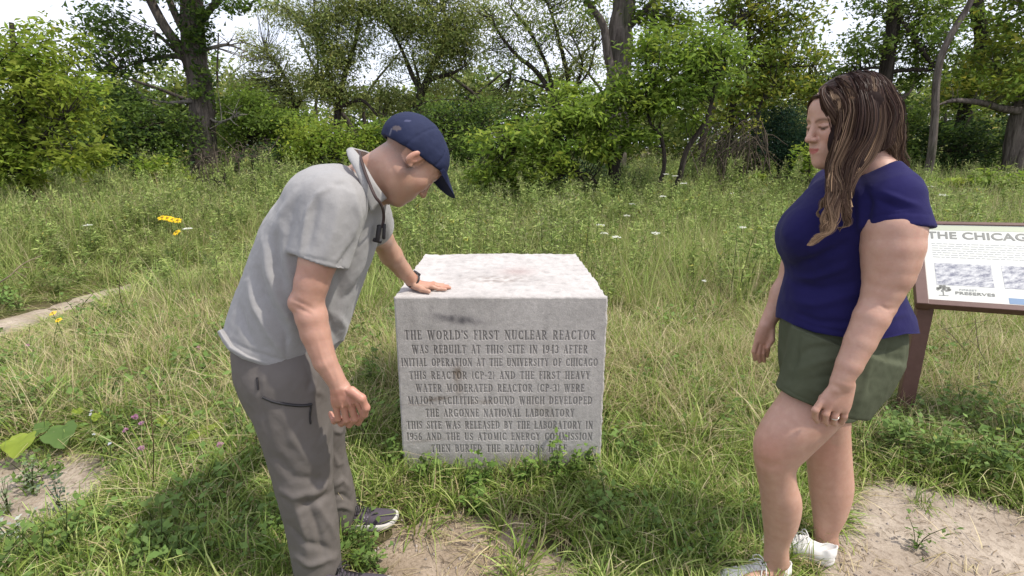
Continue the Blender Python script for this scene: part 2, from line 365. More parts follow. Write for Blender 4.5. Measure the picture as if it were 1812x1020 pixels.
# ------------------------------------------------------------------ the inscribed stone block
STONE_Z = .863; STONE_Y = 2.267
def arc(cx, cy, rx, ry, a0, a1, w, n=7):
    a = np.radians(np.linspace(a0, a1, n)); x = cx + rx * np.cos(a); y = cy + ry * np.sin(a)
    return [(x[i], y[i], x[i+1], y[i+1], (w[0] + (w[1] - w[0]) * abs(math.cos((a[i]+a[i+1])/2)) if isinstance(w, tuple) else w)) for i in range(n-1)]
def glyphs():
    K, T_, S_ = .135, .065, .055                      # thick stem, thin line, serif
    AW = (T_, K)
    def st(x): return [(x, 0, x, 1, K), (x-.11, .01, x+.11, .01, S_), (x-.11, .99, x+.11, .99, S_)]
    def e_end(x, y): return [(x, y-.09, x, y+.09, S_)]
    g = {}
    g['I'] = (.30, st(.15)); g['H'] = (.72, st(.15) + st(.57) + [(.15, .5, .57, .5, T_)])
    g['T'] = (.62, st(.31)[:2] + [(.03, .97, .59, .97, T_)] + e_end(.03, .90) + e_end(.59, .90))
    g['L'] = (.54, st(.15) + [(.15, .03, .50, .03, T_)] + e_end(.51, .10))
    g['E'] = (.56, st(.15) + [(.15, .03, .50, .03, T_), (.15, .97, .48, .97, T_), (.15, .52, .40, .52, T_)] + e_end(.51, .10) + e_end(.49, .90) + e_end(.41, .52))
    g['F'] = (.52, st(.15) + [(.15, .97, .47, .97, T_), (.15, .52, .38, .52, T_)] + e_end(.48, .90) + e_end(.39, .52))
    g['A'] = (.68, [(.10, 0, .34, 1, T_), (.34, 1, .57, 0, K), (.17, .34, .50, .34, T_), (.02, .01, .19, .01, S_), (.46, .01, .67, .01, S_)])
    g['V'] = (.66, [(.12, 1, .34, 0, K), (.34, 0, .56, 1, T_), (.02, .99, .23, .99, S_), (.47, .99, .64, .99, S_)])
    g['W'] = (.98, [(.10, 1, .30, 0, K), (.30, 0, .48, .9, T_), (.46, .95, .68, 0, K), (.68, 0, .88, 1, T_), (.01, .99, .22, .99, S_), (.36, .99, .56, .99, S_), (.80, .99, .97, .99, S_)])
    g['M'] = (.86, [(.14, 0, .16, 1, T_), (.16, 1, .42, .05, K), (.42, .05, .70, 1, T_), (.70, 1, .72, 0, K), (.04, .01, .24, .01, S_), (.60, .01, .84, .01, S_), (.06, .99, .20, .99, S_), (.70, .99, .82, .99, S_)])
    g['N'] = (.74, [(.14, 0, .14, 1, T_), (.14, 1, .60, 0, K), (.60, 0, .60, 1, T_), (.03, .01, .24, .01, S_), (.02, .99, .18, .99, S_), (.49, .99, .71, .99, S_)])
    g['U'] = (.70, [(.15, .3, .15, 1, K), (.57, .3, .57, 1, T_), (.04, .99, .26, .99, S_), (.47, .99, .67, .99, S_)] + arc(.36, .28, .21, .27, 180, 360, (T_, .10)))
    g['J'] = (.46, [(.30, .25, .30, 1, K), (.19, .99, .41, .99, S_)] + arc(.18, .22, .12, .22, 200, 360, T_))
    g['O'] = (.76, arc(.38, .5, .27, .48, 0, 360, AW, 17)); g['0'] = g['O']
    g['C'] = (.68, arc(.38, .5, .27, .48, 45, 315, AW, 13) + [(.58, .74, .58, .96, S_), (.58, .05, .58, .25, S_)])
    g['G'] = (.74, arc(.38, .5, .27, .48, 45, 315, AW, 13) + [(.58, .74, .58, .96, S_), (.60, .06, .60, .42, .11), (.50, .42, .70, .42, S_)])
    g['D'] = (.72, st(.15) + [(.15, .03, .32, .03, T_), (.15, .97, .32, .97, T_)] + arc(.32, .5, .28, .47, -90, 90, AW, 9))
    g['P'] = (.60, st(.15) + [(.15, .97, .30, .97, T_), (.15, .47, .30, .47, T_)] + arc(.30, .72, .20, .25, -90, 90, AW))
    g['R'] = (.68, g['P'][1] + [(.30, .47, .58, .02, K * .9), (.54, .01, .66, .01, S_)])
    g['B'] = (.62, st(.15) + [(.15, .97, .30, .97, T_), (.15, .52, .30, .52, T_), (.15, .03, .30, .03, T_)] + arc(.30, .745, .18, .225, -90, 90, AW) + arc(.30, .275, .23, .245, -90, 90, AW))
    g['S'] = (.54, arc(.27, .745, .17, .225, 30, 210, (T_, .09)) + [(.12, .66, .42, .36, K * .95)] + arc(.27, .255, .18, .225, -150, 30, (T_, .09)) + [(.43, .76, .43, .95, S_), (.09, .05, .09, .25, S_)])
    g['Y'] = (.64, [(.10, 1, .32, .48, K), (.32, .48, .54, 1, T_), (.32, 0, .32, .5, K), (.01, .99, .21, .99, S_), (.45, .99, .63, .99, S_), (.21, .01, .43, .01, S_)])
    g['1'] = (.36, st(.18) + [(.06, .84, .18, .97, T_)]); g['2'] = (.52, arc(.26, .74, .18, .24, -30, 170, (T_, .12)) + [(.41, .62, .08, .04, T_), (.06, .05, .46, .05, K * .8)])
    g['3'] = (.52, arc(.24, .75, .17, .23, -80, 150, (T_, .12)) + arc(.24, .27, .20, .25, -150, 85, (T_, .12)))
    g['4'] = (.56, [(.38, 0, .38, 1, K), (.38, 1, .04, .30, T_), (.04, .30, .52, .30, T_), (.28, .01, .48, .01, S_)])
    g['5'] = (.50, [(.12, .97, .44, .97, K * .7), (.12, .97, .10, .58, T_)] + arc(.24, .31, .20, .29, -150, 120, (T_, .12)))
    g['6'] = (.54, arc(.28, .30, .19, .28, 0, 360, AW, 11) + arc(.45, .35, .36, .63, 100, 180, (.08, K)))
    g['9'] = (.54, arc(.26, .70, .19, .28, 0, 360, AW, 11) + arc(.09, .65, .36, .63, -80, 0, (.08, K)))
    g['('] = (.30, arc(.30, .5, .20, .58, 120, 240, .08)); g[')'] = (.30, arc(.0, .5, .20, .58, -60, 60, .08))
    g['-'] = (.36, [(.08, .42, .28, .42, .08)]); g["'"] = (.14, [(.07, .80, .07, 1.02, .10)]); g[' '] = (.46, [])
    return g
TEXT = [("THE WORLD'S FIRST NUCLEAR REACTOR", 716, 1054, 586, 601.5), ("WAS REBUILT AT THIS SITE IN 1943 AFTER", 729, 1040, 612, 626), ("INITIAL OPERATION AT THE UNIVERSITY OF CHICAGO", 710, 1058, 635.5, 648.5),
    ("THIS REACTOR (CP-2) AND THE FIRST HEAVY", 724, 1044, 658.5, 671.5), ("WATER MODERATED REACTOR (CP-3) WERE", 736, 1034, 681, 694), ("MAJOR FACILITIES AROUND WHICH DEVELOPED", 722, 1048, 703, 716),
    ("THE ARGONNE NATIONAL LABORATORY", 753, 1016, 725, 738), ("THIS SITE WAS RELEASED BY THE LABORATORY IN", 720, 1049, 746.5, 759.5), ("1956 AND THE US ATOMIC ENERGY COMMISSION", 720, 1048, 767, 779.5), ("THEN BURIED THE REACTORS HERE", 763, 1003, 788, 800.5)]
def stone_material(name):
    m = bpy.data.materials.new(name); m.use_nodes = True; nt = m.node_tree; B = nt.nodes['Principled BSDF']; B.inputs['Roughness'].default_value = .88; B.inputs['Specular IOR Level'].default_value = .2
    a = N(nt, 'ShaderNodeAttribute'); a.attribute_name = 'col'; tc = N(nt, 'ShaderNodeTexCoord')
    def noise(s, d=6, r=.65):
        n = N(nt, 'ShaderNodeTexNoise'); n.inputs['Scale'].default_value = s; n.inputs['Detail'].default_value = d; n.inputs['Roughness'].default_value = r; nt.links.new(tc.outputs['Object'], n.inputs['Vector']); return n
    n1, n2, n3 = noise(5), noise(240, 3), noise(38, 6)
    mul = a.outputs['Color']
    for n, lo, hi in ((n1, .86, 1.10), (n2, .86, 1.13), (n3, .88, 1.10)):
        mr = N(nt, 'ShaderNodeMapRange'); mr.inputs[1].default_value = .3; mr.inputs[2].default_value = .7; mr.inputs[3].default_value = lo; mr.inputs[4].default_value = hi; nt.links.new(n.outputs[0], mr.inputs[0])
        v = N(nt, 'ShaderNodeVectorMath', operation='SCALE'); nt.links.new(mul, v.inputs[0]); nt.links.new(mr.outputs[0], v.inputs['Scale']); mul = v.outputs[0]
    nt.links.new(mul, B.inputs['Base Color'])
    b1 = N(nt, 'ShaderNodeBump'); b1.inputs['Strength'].default_value = .35; b1.inputs['Distance'].default_value = .003; nt.links.new(n2.outputs[0], b1.inputs['Height'])
    b2 = N(nt, 'ShaderNodeBump'); b2.inputs['Strength'].default_value = .24; b2.inputs['Distance'].default_value = .008; nt.links.new(n3.outputs[0], b2.inputs['Height']); nt.links.new(b1.outputs[0], b2.inputs['Normal'])
    nt.links.new(b2.outputs[0], B.inputs['Normal']); return m
M_stone = stone_material('grey_granite')
def build_stone():
    fl, fr = at(697, 526, STONE_Y), at(1077, 526, STONE_Y); bl, br = gnd(753, 450, STONE_Z), gnd(1018, 449, STONE_Z)
    cx = (fl[0] + fr[0]) / 2; root = empty('stone_monument', (cx, STONE_Y + .5, 0))
    tag(root, 'pale grey granite block with carved inscription standing in the grass', 'monument')
    # rough body: five faces of a fine box, all hewn except the front
    nx, ny, nz = 70, 76, 64; V, Q, n0 = [], [], 0
    def face(P00, P10, P11, P01, n, m):
        nonlocal n0
        u = np.linspace(0, 1, n)[:, None, None]; v = np.linspace(0, 1, m)[None, :, None]
        P = (np.array(P00) * (1-u)*(1-v) + np.array(P10) * u*(1-v) + np.array(P11) * u*v + np.array(P01) * (1-u)*v).reshape(-1, 3)
        V.append(P); Q.append(quads(n, m) + n0); n0 += n * m
    zt, zb = STONE_Z, -.08
    FL, FR, BL, BR = fl[:2] + [.004, .0], fr[:2] + [-.004, .0], bl[:2], br[:2]
    p = lambda a, z: (a[0], a[1], z)
    face(p(FL, zt), p(FR, zt), p(BR, zt), p(BL, zt), nx, ny); face(p(FR, zt), p(FR, zb), p(BR, zb), p(BR, zt), nz, ny)
    face(p(FL, zb), p(FL, zt), p(BL, zt), p(BL, zb), nz, ny); face(p(BL, zt), p(BR, zt), p(BR, zb), p(BL, zb), nx, nz); face(p(FL, zb), p(FR, zb), p(FR, zt), p(FL, zt), nx, nz)
    V = np.concatenate(V); Q = np.concatenate(Q); C = np.array([cx, STONE_Y + .5, .4]); r = fnoise(V, 2.2, 101, 5); r2 = fnoise(V * [1, 1, 1], 11, 102, 4); r3 = fnoise(V, 33, 103, 2)
    topm = np.clip(1 - (zt - V[:, 2]) / .03, 0, 1); frontm = np.clip(1 - (V[:, 1] - STONE_Y) / .05, 0, 1)
    amp = (1 - frontm); sidem = 1 - topm
    pit = np.clip(r2 - .25, 0, 1)
    V[:, 2] += topm * amp * (.010 * r - .016 * pit + .0035 * r3)
    out = np.sign(V[:, 0] - cx) * (np.abs(V[:, 0] - cx) > .35); V[:, 0] += out * sidem * amp * (.014 * r + .010 * r2 - .004)
    V[:, 0] += out * topm * .010 * r2 * amp; V[:, 1] += (V[:, 1] > STONE_Y + .9) * (.016 * r + .008 * r2)
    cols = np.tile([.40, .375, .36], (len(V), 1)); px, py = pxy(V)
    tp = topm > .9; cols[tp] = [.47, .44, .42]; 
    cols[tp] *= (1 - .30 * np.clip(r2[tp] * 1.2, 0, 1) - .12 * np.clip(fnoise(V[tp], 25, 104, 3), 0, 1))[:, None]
    pk = tp * np.exp(-((px - 915) / 30)**2 - ((py - 481) / 7)**2) * .5; cols = cols * (1 - pk[:, None]) + np.array([.30, .20, .185]) * pk[:, None]
    pk = tp * np.clip(np.exp(-((px - 880) / 60)**2 - ((py - 495) / 7)**2) * .7 * (fnoise(V, 20, 105) > 0), 0, 1); cols = cols * (1 - pk[:, None]) + np.array([.24, .20, .175]) * pk[:, None]
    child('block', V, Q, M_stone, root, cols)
    # dressed front face, with the words cut into it
    dx, dz = .0021, .0022; yf = STONE_Y - .006
    xs = np.arange(fl[0], fr[0] + dx, dx); zs = np.arange(.0, STONE_Z + .0005, dz); zs[-1] = STONE_Z + .001; X, Z = np.meshgrid(xs, zs, indexing='ij'); D = np.full(X.shape, 1.0)
    g = glyphs()
    for s, x0, x1, y0, y1 in TEXT:
        A = at(x0, y1, yf); Bp = at(x1, y0, yf); H = Bp[2] - A[2]; W = Bp[0] - A[0]; gap = .16
        tot = sum(g[c][0] + gap for c in s) - gap; k = W / tot; x = A[0]
        for c in s:
            w, st = g[c]
            if st:
                i0, i1 = np.searchsorted(xs, [x - .006, x + w * k + .006]); j0, j1 = np.searchsorted(zs, [A[2] - .006, A[2] + H * 1.08 + .006]); sx, sz = X[i0:i1, j0:j1], Z[i0:i1, j0:j1]; S = D[i0:i1, j0:j1]
                for a, b, c_, d, wd in st:
                    ax, az, bx, bz = x + a * k, A[2] + b * H, x + c_ * k, A[2] + d * H; ex, ez = bx - ax, bz - az
                    t = np.clip(((sx - ax) * ex + (sz - az) * ez) / (ex * ex + ez * ez + 1e-12), 0, 1)
                    np.minimum(S, np.hypot(sx - ax - t * ex, sz - az - t * ez) - max(wd * H * .46, .0009), out=S)
            x += (w + gap) * k
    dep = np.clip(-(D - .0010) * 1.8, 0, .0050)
    P3 = np.stack([X.ravel(), np.zeros(X.size), Z.ravel()], 1)
    wob = .0012 * fnoise(P3, 9, 110, 3).reshape(X.shape)
    Y = yf + dep + wob * .5
    e = np.minimum(np.minimum(X - fl[0], fr[0] - X), STONE_Z + .001 - Z); nz_ = fnoise(P3, 12, 111, 4).reshape(X.shape)
    Y += np.clip(.006 - e + .004 * nz_, 0, .012) * .8
    right = (fr[0] - X) < .03; Xo = X.copy(); Xo -= np.where(fr[0] - X < .02, np.clip(.5 + nz_, 0, 2) * .006 * np.clip(1 - (fr[0] - X) / .02, 0, 1), 0)
    V = np.stack([Xo, Y, Z], -1).reshape(-1, 3); q = quads(*X.shape)
    px, py = pxy(V); cols = np.tile([.455, .425, .405], (len(V), 1)); dd = dep.ravel() / .005
    wear = np.clip(.80 + .25 * fnoise(V, 4, 112), .5, 1)[:, None]
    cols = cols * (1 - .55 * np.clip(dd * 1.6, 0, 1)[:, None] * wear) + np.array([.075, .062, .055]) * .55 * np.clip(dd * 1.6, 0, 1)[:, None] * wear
    fn = lambda f, s: fnoise(V, f, s, 4)
    def stain(cxp, cyp, rx, ry, col, a, th=0, f=14, seed=120):
        nonlocal cols
        c_, s_ = math.cos(th), math.sin(th); u = (px - cxp) * c_ + (py - cyp) * s_; v = -(px - cxp) * s_ + (py - cyp) * c_
        w = np.exp(-((u / rx)**2 + (v / ry)**2) ** 1.4) * np.clip(.75 + .6 * fn(f, seed), 0, 1) * a; cols = cols * (1 - w[:, None]) + np.array(col) * w[:, None]
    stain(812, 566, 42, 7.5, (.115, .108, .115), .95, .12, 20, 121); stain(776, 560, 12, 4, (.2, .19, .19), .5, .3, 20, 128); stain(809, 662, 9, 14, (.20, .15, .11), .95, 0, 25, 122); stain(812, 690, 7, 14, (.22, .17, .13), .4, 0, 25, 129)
    stain(775, 706, 22, 4, (.20, .16, .13), .9, -.15, 25, 123); stain(850, 712, 26, 4, (.24, .20, .17), .6, -.05, 25, 124); stain(735, 717, 30, 1.6, (.22, .18, .15), .6, 0.02, 25, 125); stain(755, 780, 40, 3, (.26, .22, .19), .5, -.1, 20, 126); stain(960, 726, 30, 14, (.29, .26, .23), .5, .6, 20, 127)
    drip = np.clip(fnoise(V * [1, 1, .08], 9, 130, 4), 0, 1) * .22; cols *= (1 - drip)[:, None]
    low = np.clip((.12 - V[:, 2]) / .12, 0, 1) * .35; cols = cols * (1 - low[:, None]) + np.array([.17, .15, .11]) * low[:, None]
    speck = (fn(60, 131) > .78); cols[speck] *= .7
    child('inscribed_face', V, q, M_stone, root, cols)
def child(name, V, Q, mat, root, cols=None):
    o = mesh_np(name, V, Q, mat, None, True, cols); o.parent = root; o.matrix_parent_inverse = Matrix.Translation(-root.location); return o
build_stone(); print('stone', round(time.time() - T0, 1))
# ------------------------------------------------------------------ the interpretive sign
def build_sign():
    M_brown = mat_new('brown_painted_metal', base=(.105, .052, .042), rough=.5, spec=.4, noise=(30, .5, (.14, .075, .062)), bump=[(60, .15, .002)])
    M_panel = mat_new('printed_white_panel', base=(.60, .60, .55), rough=.3, spec=.5, noise=(6, .3, (.52, .52, .46)))
    M_green = mat_new('printed_pale_green_band', base=(.42, .45, .33), rough=.3, spec=.5); M_ink = mat_new('printed_grey_ink', base=(.20, .20, .18), rough=.4)
    M_small = mat_new('printed_small_text', base=(.36, .37, .36), rough=.4); M_blue = mat_new('printed_blue_band', base=(.16, .24, .36), rough=.35)
    M_photo = photo_mat()
    yaw, tilt = R(-25), R(43); base = gnd(1609, 728); root = empty('interpretive_sign', tuple(base)); tag(root, 'low slanted information sign with white panel in brown metal frame on posts', 'information sign')
    root.rotation_euler = (0, 0, 0)
    w, h = .96, .55                                            # panel across and up the slope
    ux = Vector((math.cos(yaw), math.sin(yaw), .035)); dn = Vector((-math.sin(yaw), math.cos(yaw), 0)); up = (dn * math.cos(tilt) + Vector((0, 0, 1)) * math.sin(tilt)).normalized(); nrm = ux.cross(up).normalized(); up = nrm.cross(ux).normalized()
    O = Vector(at(1620, 541, 2.66))                            # lower left outer corner of the frame
    Mt = Matrix((( *ux, 0), (*up, 0), (*nrm, 0), (0, 0, 0, 1))).transposed(); Mt.translation = O
    def add(name, parts, mat, parent=None, bev=.003):
        bm = bmesh.new()
        for (x, y, z, sx, sy, sz) in parts: bevel_box(bm, (sx, sy, sz), Mt @ Matrix.Translation((x, y, z)), bev, 2)
        o = from_bm(name, bm, mat); o.parent = root if parent is None else parent; o.matrix_parent_inverse = Matrix.Translation(-root.location) if parent is None else Matrix.Identity(4); return o
    fw = .052
    add('frame', [(w/2, fw*.30, 0, w, fw*.60, .046), (w/2, h - .010, 0, w, .020, .046), (fw/2, h/2, .0012, fw, h - .002, .0476), (w - fw/2, h/2, .0012, fw, h - .002, .0476)], M_brown)
    pn = add('panel', [(w/2, h/2 + .002, .010, w - .06, h - .034, .012)], M_panel, None, 0)
    zt = .0165; x0, x1 = fw + .004, w - fw - .004; y0, y1 = fw*.60 + .004, h - .024
    add('header_band', [((x0+x1)/2, y1 - .018, zt, x1-x0, .034, .0008)], M_green, pn, 0)
    add('blue_band', [((x0+x1)/2 + .16, y0 + .020, zt, x1-x0-.32, .034, .0008)], M_blue, pn, 0)
    add('photograph_print', [(x0 + .155, .198, zt, .235, .140, .0008)], M_photo, pn, 0); add('photograph_print', [(x0 + .43, .198, zt, .235, .140, .0008)], M_photo, pn, 0); add('photograph_print', [(x0 + .70, .198, zt, .235, .140, .0008)], M_photo, pn, 0)
    rows = []; rg = random.Random(3)
    for i in range(7):
        yy = y1 - .128 - i * .0150; x = x0 + .035
        while x < x1 - .04:
            l = rg.uniform(.010, .034); rows.append((x + l/2, yy, zt, l, .0045, .0006)); x += l + .006
    add('text_block', rows, M_small, pn, 0)
    def text(s, x, y, size, mat, sx=1.0, bold=.0):
        cu = bpy.data.curves.new('lettering', 'FONT'); cu.body = s; cu.size = size; cu.offset = bold; cu.extrude = .0004; cu.space_character = 1.05
        o = bpy.data.objects.new('tmp', cu); COL.objects.link(o); dg = bpy.context.evaluated_depsgraph_get(); me = bpy.data.meshes.new_from_object(o.evaluated_get(dg)); bpy.data.objects.remove(o)
        me.transform(Mt @ Matrix.Translation((x, y, zt + .0008)) @ Matrix.Diagonal((sx, 1, 1, 1))); me.materials.clear(); me.materials.append(mat)
        o = bpy.data.objects.new('lettering', me); link(o); o.parent = pn; return o
    text('THE CHICAGO PILE', x0 + .020, y1 - .092,   .066, M_ink, 1.04, .0014)
    text('FOREST', x0 + .128, y0 + .064, .016, M_small, 1.3); text('PRESERVES', x0 + .110, y0 + .040, .024, M_ink, 1.35, .0004)
    # little tree emblem
    bm = bmesh.new(); rg = random.Random(4)
    for i in range(26):
        a = rg.uniform(0, 6.28); r_ = rg.random()**.5; c = Mt @ Vector((x0 + .062 + math.cos(a) * r_ * .034, y0 + .072 + math.sin(a) * r_ * .018, zt + .0006))
        bmesh.ops.create_circle(bm, cap_ends=True, segments=8, radius=.0062, matrix=Matrix.Translation(c) @ nrm.to_track_quat('Z', 'Y').to_matrix().to_4x4())
    bevel_box(bm, (.005, .036, .0006), Mt @ Matrix.Translation((x0 + .062, y0 + .045, zt + .0004)), 0); bevel_box(bm, (.040, .003, .0006), Mt @ Matrix.Translation((x0 + .062, y0 + .028, zt + .0004)), 0)
    o = from_bm('tree_emblem', bm, M_ink); o.parent = pn
    # posts: square tube, with an arm under the panel
    for i, xo in enumerate((.010, w - .075)):
        foot = O + ux * (xo + .06) + dn * .13; foot.z = -.12; top = Mt @ Vector((xo + .06, .15, -.075)); bm = bmesh.new()
        Hh = top.z - foot.z; Rz = Matrix.Rotation(yaw, 4, 'Z')
        bevel_box(bm, (.072, .072, Hh), Matrix.Translation((foot.x, foot.y, foot.z + Hh / 2)) @ Rz, .006, 2)
        pl = from_bm('post', bm, M_brown); pl.parent = root; pl.matrix_parent_inverse = Matrix.Translation(-root.location)
        add('bracket', [(xo + .035, .20, -.048, .055, .36, .045)], M_brown, None, .004)
def photo_mat():
    m = bpy.data.materials.new('printed_photograph'); m.use_nodes = True; nt = m.node_tree; B = nt.nodes['Principled BSDF']; B.inputs['Roughness'].default_value = .35
    tc = N(nt, 'ShaderNodeTexCoord'); mp = N(nt, 'ShaderNodeMapping'); mp.inputs['Scale'].default_value = (26, 60, 60); n = N(nt, 'ShaderNodeTexNoise'); n.inputs['Scale'].default_value = 1.0; n.inputs['Detail'].default_value = 6; n.inputs['Roughness'].default_value = .7
    r = N(nt, 'ShaderNodeValToRGB'); r.color_ramp.elements[0].color = (.14, .145, .19, 1); r.color_ramp.elements[1].color = (.50, .50, .50, 1); r.color_ramp.elements[0].position = .38; r.color_ramp.elements[1].position = .60
    nt.links.new(tc.outputs['Object'], mp.inputs[0]); nt.links.new(mp.outputs[0], n.inputs['Vector']); nt.links.new(n.outputs[0], r.inputs[0]); nt.links.new(r.outputs[0], B.inputs['Base Color']); return m
build_sign()
# ------------------------------------------------------------------ people
def axes_from(f, up):
    f = np.array(f, float); f /= np.linalg.norm(f); up = np.array(up, float); up -= f * (up @ f); up /= np.linalg.norm(up)
    return np.stack([f, np.cross(up, f), up], 1)          # columns: forward, left, up
def add_head(F, C, Rm, s=1.0, fem=False):
    C = np.array(C, float)
    W = lambda x, y, z: C + Rm @ (np.array([x, y, z]) * s)
    def E(c, r, k=0.012, rot=None): F.add(ell(W(*c), np.array(r) * s, Rm if rot is None else Rm @ rot), k)
    def Cn(a, b, ra, rb, k=0.012): F.add(cone(W(*a), W(*b), ra * s, rb * s), k)
    zk = .087 if fem else .072; E((-.010, 0, .040 if fem else .032), (.098, .077, zk)); E((.044, 0, .036), (.046, .062, .046), .03)
    E((.048, 0, -.026), (.044, .056, .062), .03)
    for y in (-1, 1):
        Cn((.006, .044*y, -.054), (.072, .016*y, -.098), .018, .017, .035)
        E((.060, .036*y, -.022), (.026, .026, .026), .03)
        Cn((.083, .012*y, .026), (.074, .046*y, .024), .0105 if not fem else .009, .008, .012)
    E((.045, 0, -.075), (.045, .045, .030), .03); E((.084, 0, -.098), (.016, .020, .015), .014)
    E((.082, 0, -.060), (.018, .030, .022), .02)
    E((.012, 0, -.052), (.055, .058, .045), .035)
    for y in (-1, 1):
        F.sub(ell(W(.101, .030*y, .003), np.array((.017, .017, .012)) * s, Rm), .012)
        E((.0805, .031*y, .001), (.0125, .0135, .0125), .002)
        Cn((.0905, .018*y, .0065), (.085, .046*y, .004), .0030, .0030, .004)        # upper lid
    Cn((.092, 0, .016), (.110, 0, -.022), .0075, .0085, .012); E((.1125, 0, -.0275), (.0115, .0105, .0095), .008)
    for y in (-1, 1): E((.102, .0125*y, -.031), (.010, .0070, .0075), .006)
    for y in (-1, 1): F.sub(ell(W(.1045, .0065*y, -.0385), np.array((.005, .0032, .003)) * s, Rm), .002)
    E((.0955, 0, -.0575), (.0085, .023, .0055), .005); E((.0945, 0, -.0680), (.0090, .020, .0062), .005)
    F.sub(ell(W(.1045, 0, -.0625), np.array((.008, .024, .0012)) * s, Rm), .0025)
    for y in (-1, 1):
        rot = np.array(Matrix.Rotation(0.25, 3, 'Y')) @ np.array(Matrix.Rotation(-.35 * y, 3, 'Z'))
        E((-.012, .081*y, -.002), (.018, .0075, .032), .004, rot); E((-.002, .076*y, -.027), (.007, .006, .008), .006)
        F.sub(ell(W(-.006, .090*y, .000), np.array((.0095, .0070, .019)) * s, Rm @ rot), .004)
def head_cols(V, base, C, Rm, s, fem=False):
    L = ((V - C) @ Rm) / s; x, y, z = L.T; ay = np.abs(y)
    c = np.array(base, float)[None] * (1 + 0.06 * fnoise(V, 22, 3)[:, None])
    c[:, 1] *= 1 - 0.04 * fnoise(V, 45, 5); inh = (np.abs(x) < .16) & (ay < .12) & (z > -.14) & (z < .15)
    def mixc(w, col): w = (np.clip(w, 0, 1) * inh)[:, None]; c[:] = c * (1 - w) + np.array(col)[None] * w
    g = lambda cx, cy, cz, rx, ry, rz: np.exp(-(((x-cx)/rx)**2 + ((ay-cy)/ry)**2 + ((z-cz)/rz)**2))
    mixc(.45 * g(.072, .045, -.03, .03, .02, .02), (.62, .26, .20)); mixc(.35 * g(.115, 0, -.028, .012, .012, .01), (.60, .25, .19))
    mixc(.5 * g(-.012, .09, 0, .02, .02, .035), (.60, .24, .18))
    lip = (x > .082) & (np.abs(z + .0628 - (9 * y**2 if fem else -6 * y**2)) < .0085 - 5 * ay**2 * 3) & (ay < .024)
    mixc(lip * (.95 if fem else .5), (.38, .085, .085) if fem else (.40, .17, .14))
    brow = np.exp(-((z - (.0235 - 4.5 * (ay - .030)**2 * 3)) / .0036)**2) * (ay > .010) * (ay < .052) * (x > .055)
    mixc(brow * (.8 if fem else .6), (.10, .055, .035) if fem else (.14, .10, .075))
    eye = ((x - .0805)**2 + (ay - .031)**2 + (z - .001)**2 < .0142**2) & (x > .083) & (z < (-.0005 if fem else .001)) & (z > -.0065)
    mixc(eye * .95, (.20, .15, .13)); iris = eye & ((ay - .031)**2 + (z + .003)**2 < .0080**2); mixc(iris * .98, (.03, .02, .016))
    lash = np.exp(-((z - (.0005 if fem else .003)) / .0026)**2) * (np.abs(ay - .031) < .016) * (x > .074) * (x < .10); mixc(lash * (.95 if fem else .45), (.04, .025, .02))
    sock = g(.088, .031, .010, .014, .015, .008); mixc(.35 * sock, (.36, .19, .13))
    return c, L, inh
def fingers(F, pts_list, k=0.003):
    for ch in pts_list: F.wchain([(np.array(p), r) for p, r in ch], k)
def fold_disp(V, Nn, folds, near=None):
    """cloth folds traced from the photograph: (polyline px, width px, height m); only on the side facing the camera"""
    px, py = pxy(V); face = np.clip(-(Nn[:, 1]) * 1.6 + 0.3, 0, 1); d = np.zeros(len(V))
    for line, w, hgt in folds:
        best = np.full(len(V), 1e9); n = len(line) - 1; par = np.zeros(len(V))
        for i in range(n):
            ax, ay = line[i]; bx, by = line[i+1]; dx, dy = bx-ax, by-ay
            t = np.clip(((px-ax)*dx + (py-ay)*dy) / (dx*dx+dy*dy), 0, 1); q = np.hypot(px-ax-t*dx, py-ay-t*dy)
            m = q < best; best = np.where(m, q, best); par = np.where(m, (i + t) / n, par)
        d += hgt * np.exp(-(best / w)**2) * np.sin(np.pi * np.clip(par * .92 + .04, 0, 1)) ** .6
    return V + Nn * (d * face)[:, None]
def person_root(name, loc, label, group=None):
    o = empty(name, loc); tag(o, label, 'person', group); return o
def child(name, V, Q, mat, root, cols=None):
    o = mesh_np(name, V, Q, mat, None, True, cols, origin=None)
    o.parent = root; o.matrix_parent_inverse = Matrix.Translation(-root.location); return o
def reparent(o, root):
    o.parent = root; o.matrix_parent_inverse = (Matrix.Translation(-root.location) if root.type == 'EMPTY' else Matrix.Identity(4)); return o

M_skin = mat_new('skin', attr='col', rough=.44, spec=.4, sss=.08, noise=(34, .42, (.38, .19, .13)), bump=[(140, .22, .002), (800, .35, .0006)])
M_polo = mat_new('grey_polo_knit', attr='col', rough=.92, spec=.1, sheen=.15, noise=(260, .45, (.26, .252, .25)), bump=[(55, .30, .004), (1100, .35, .0012)])
M_trou = mat_new('grey_trouser_fabric', base=(.125, .110, .10), rough=.72, spec=.25, noise=(9, .5, (.15, .13, .118)), bump=[(24, .35, .006), (1300, .2, .0008)])
M_navy = mat_new('navy_cap_twill', attr='col', rough=.8, spec=.2, bump=[(40, .2, .003), (1400, .3, .0008)])
M_black = mat_new('black_webbing', base=(.02, .018, .02), rough=.45, spec=.4, bump=[(300, .2, .001)])
M_strap = mat_new('dark_brown_strap', base=(.05, .032, .03), rough=.6, spec=.3, bump=[(300, .2, .001)])
M_shoe = mat_new('charcoal_mesh_shoe', attr='col', rough=.8, spec=.2, bump=[(500, .5, .0015)])
M_sole = mat_new('white_foam_sole', base=(.62, .60, .57), rough=.6, noise=(40, .5, (.42, .38, .33)), bump=[(60, .3, .002)])
M_tee = mat_new('indigo_cotton', base=(.013, .011, .062), rough=.88, spec=.1, sheen=.05, noise=(14, .5, (.018, .015, .078)), bump=[(30, .22, .005), (1100, .25, .0009)])
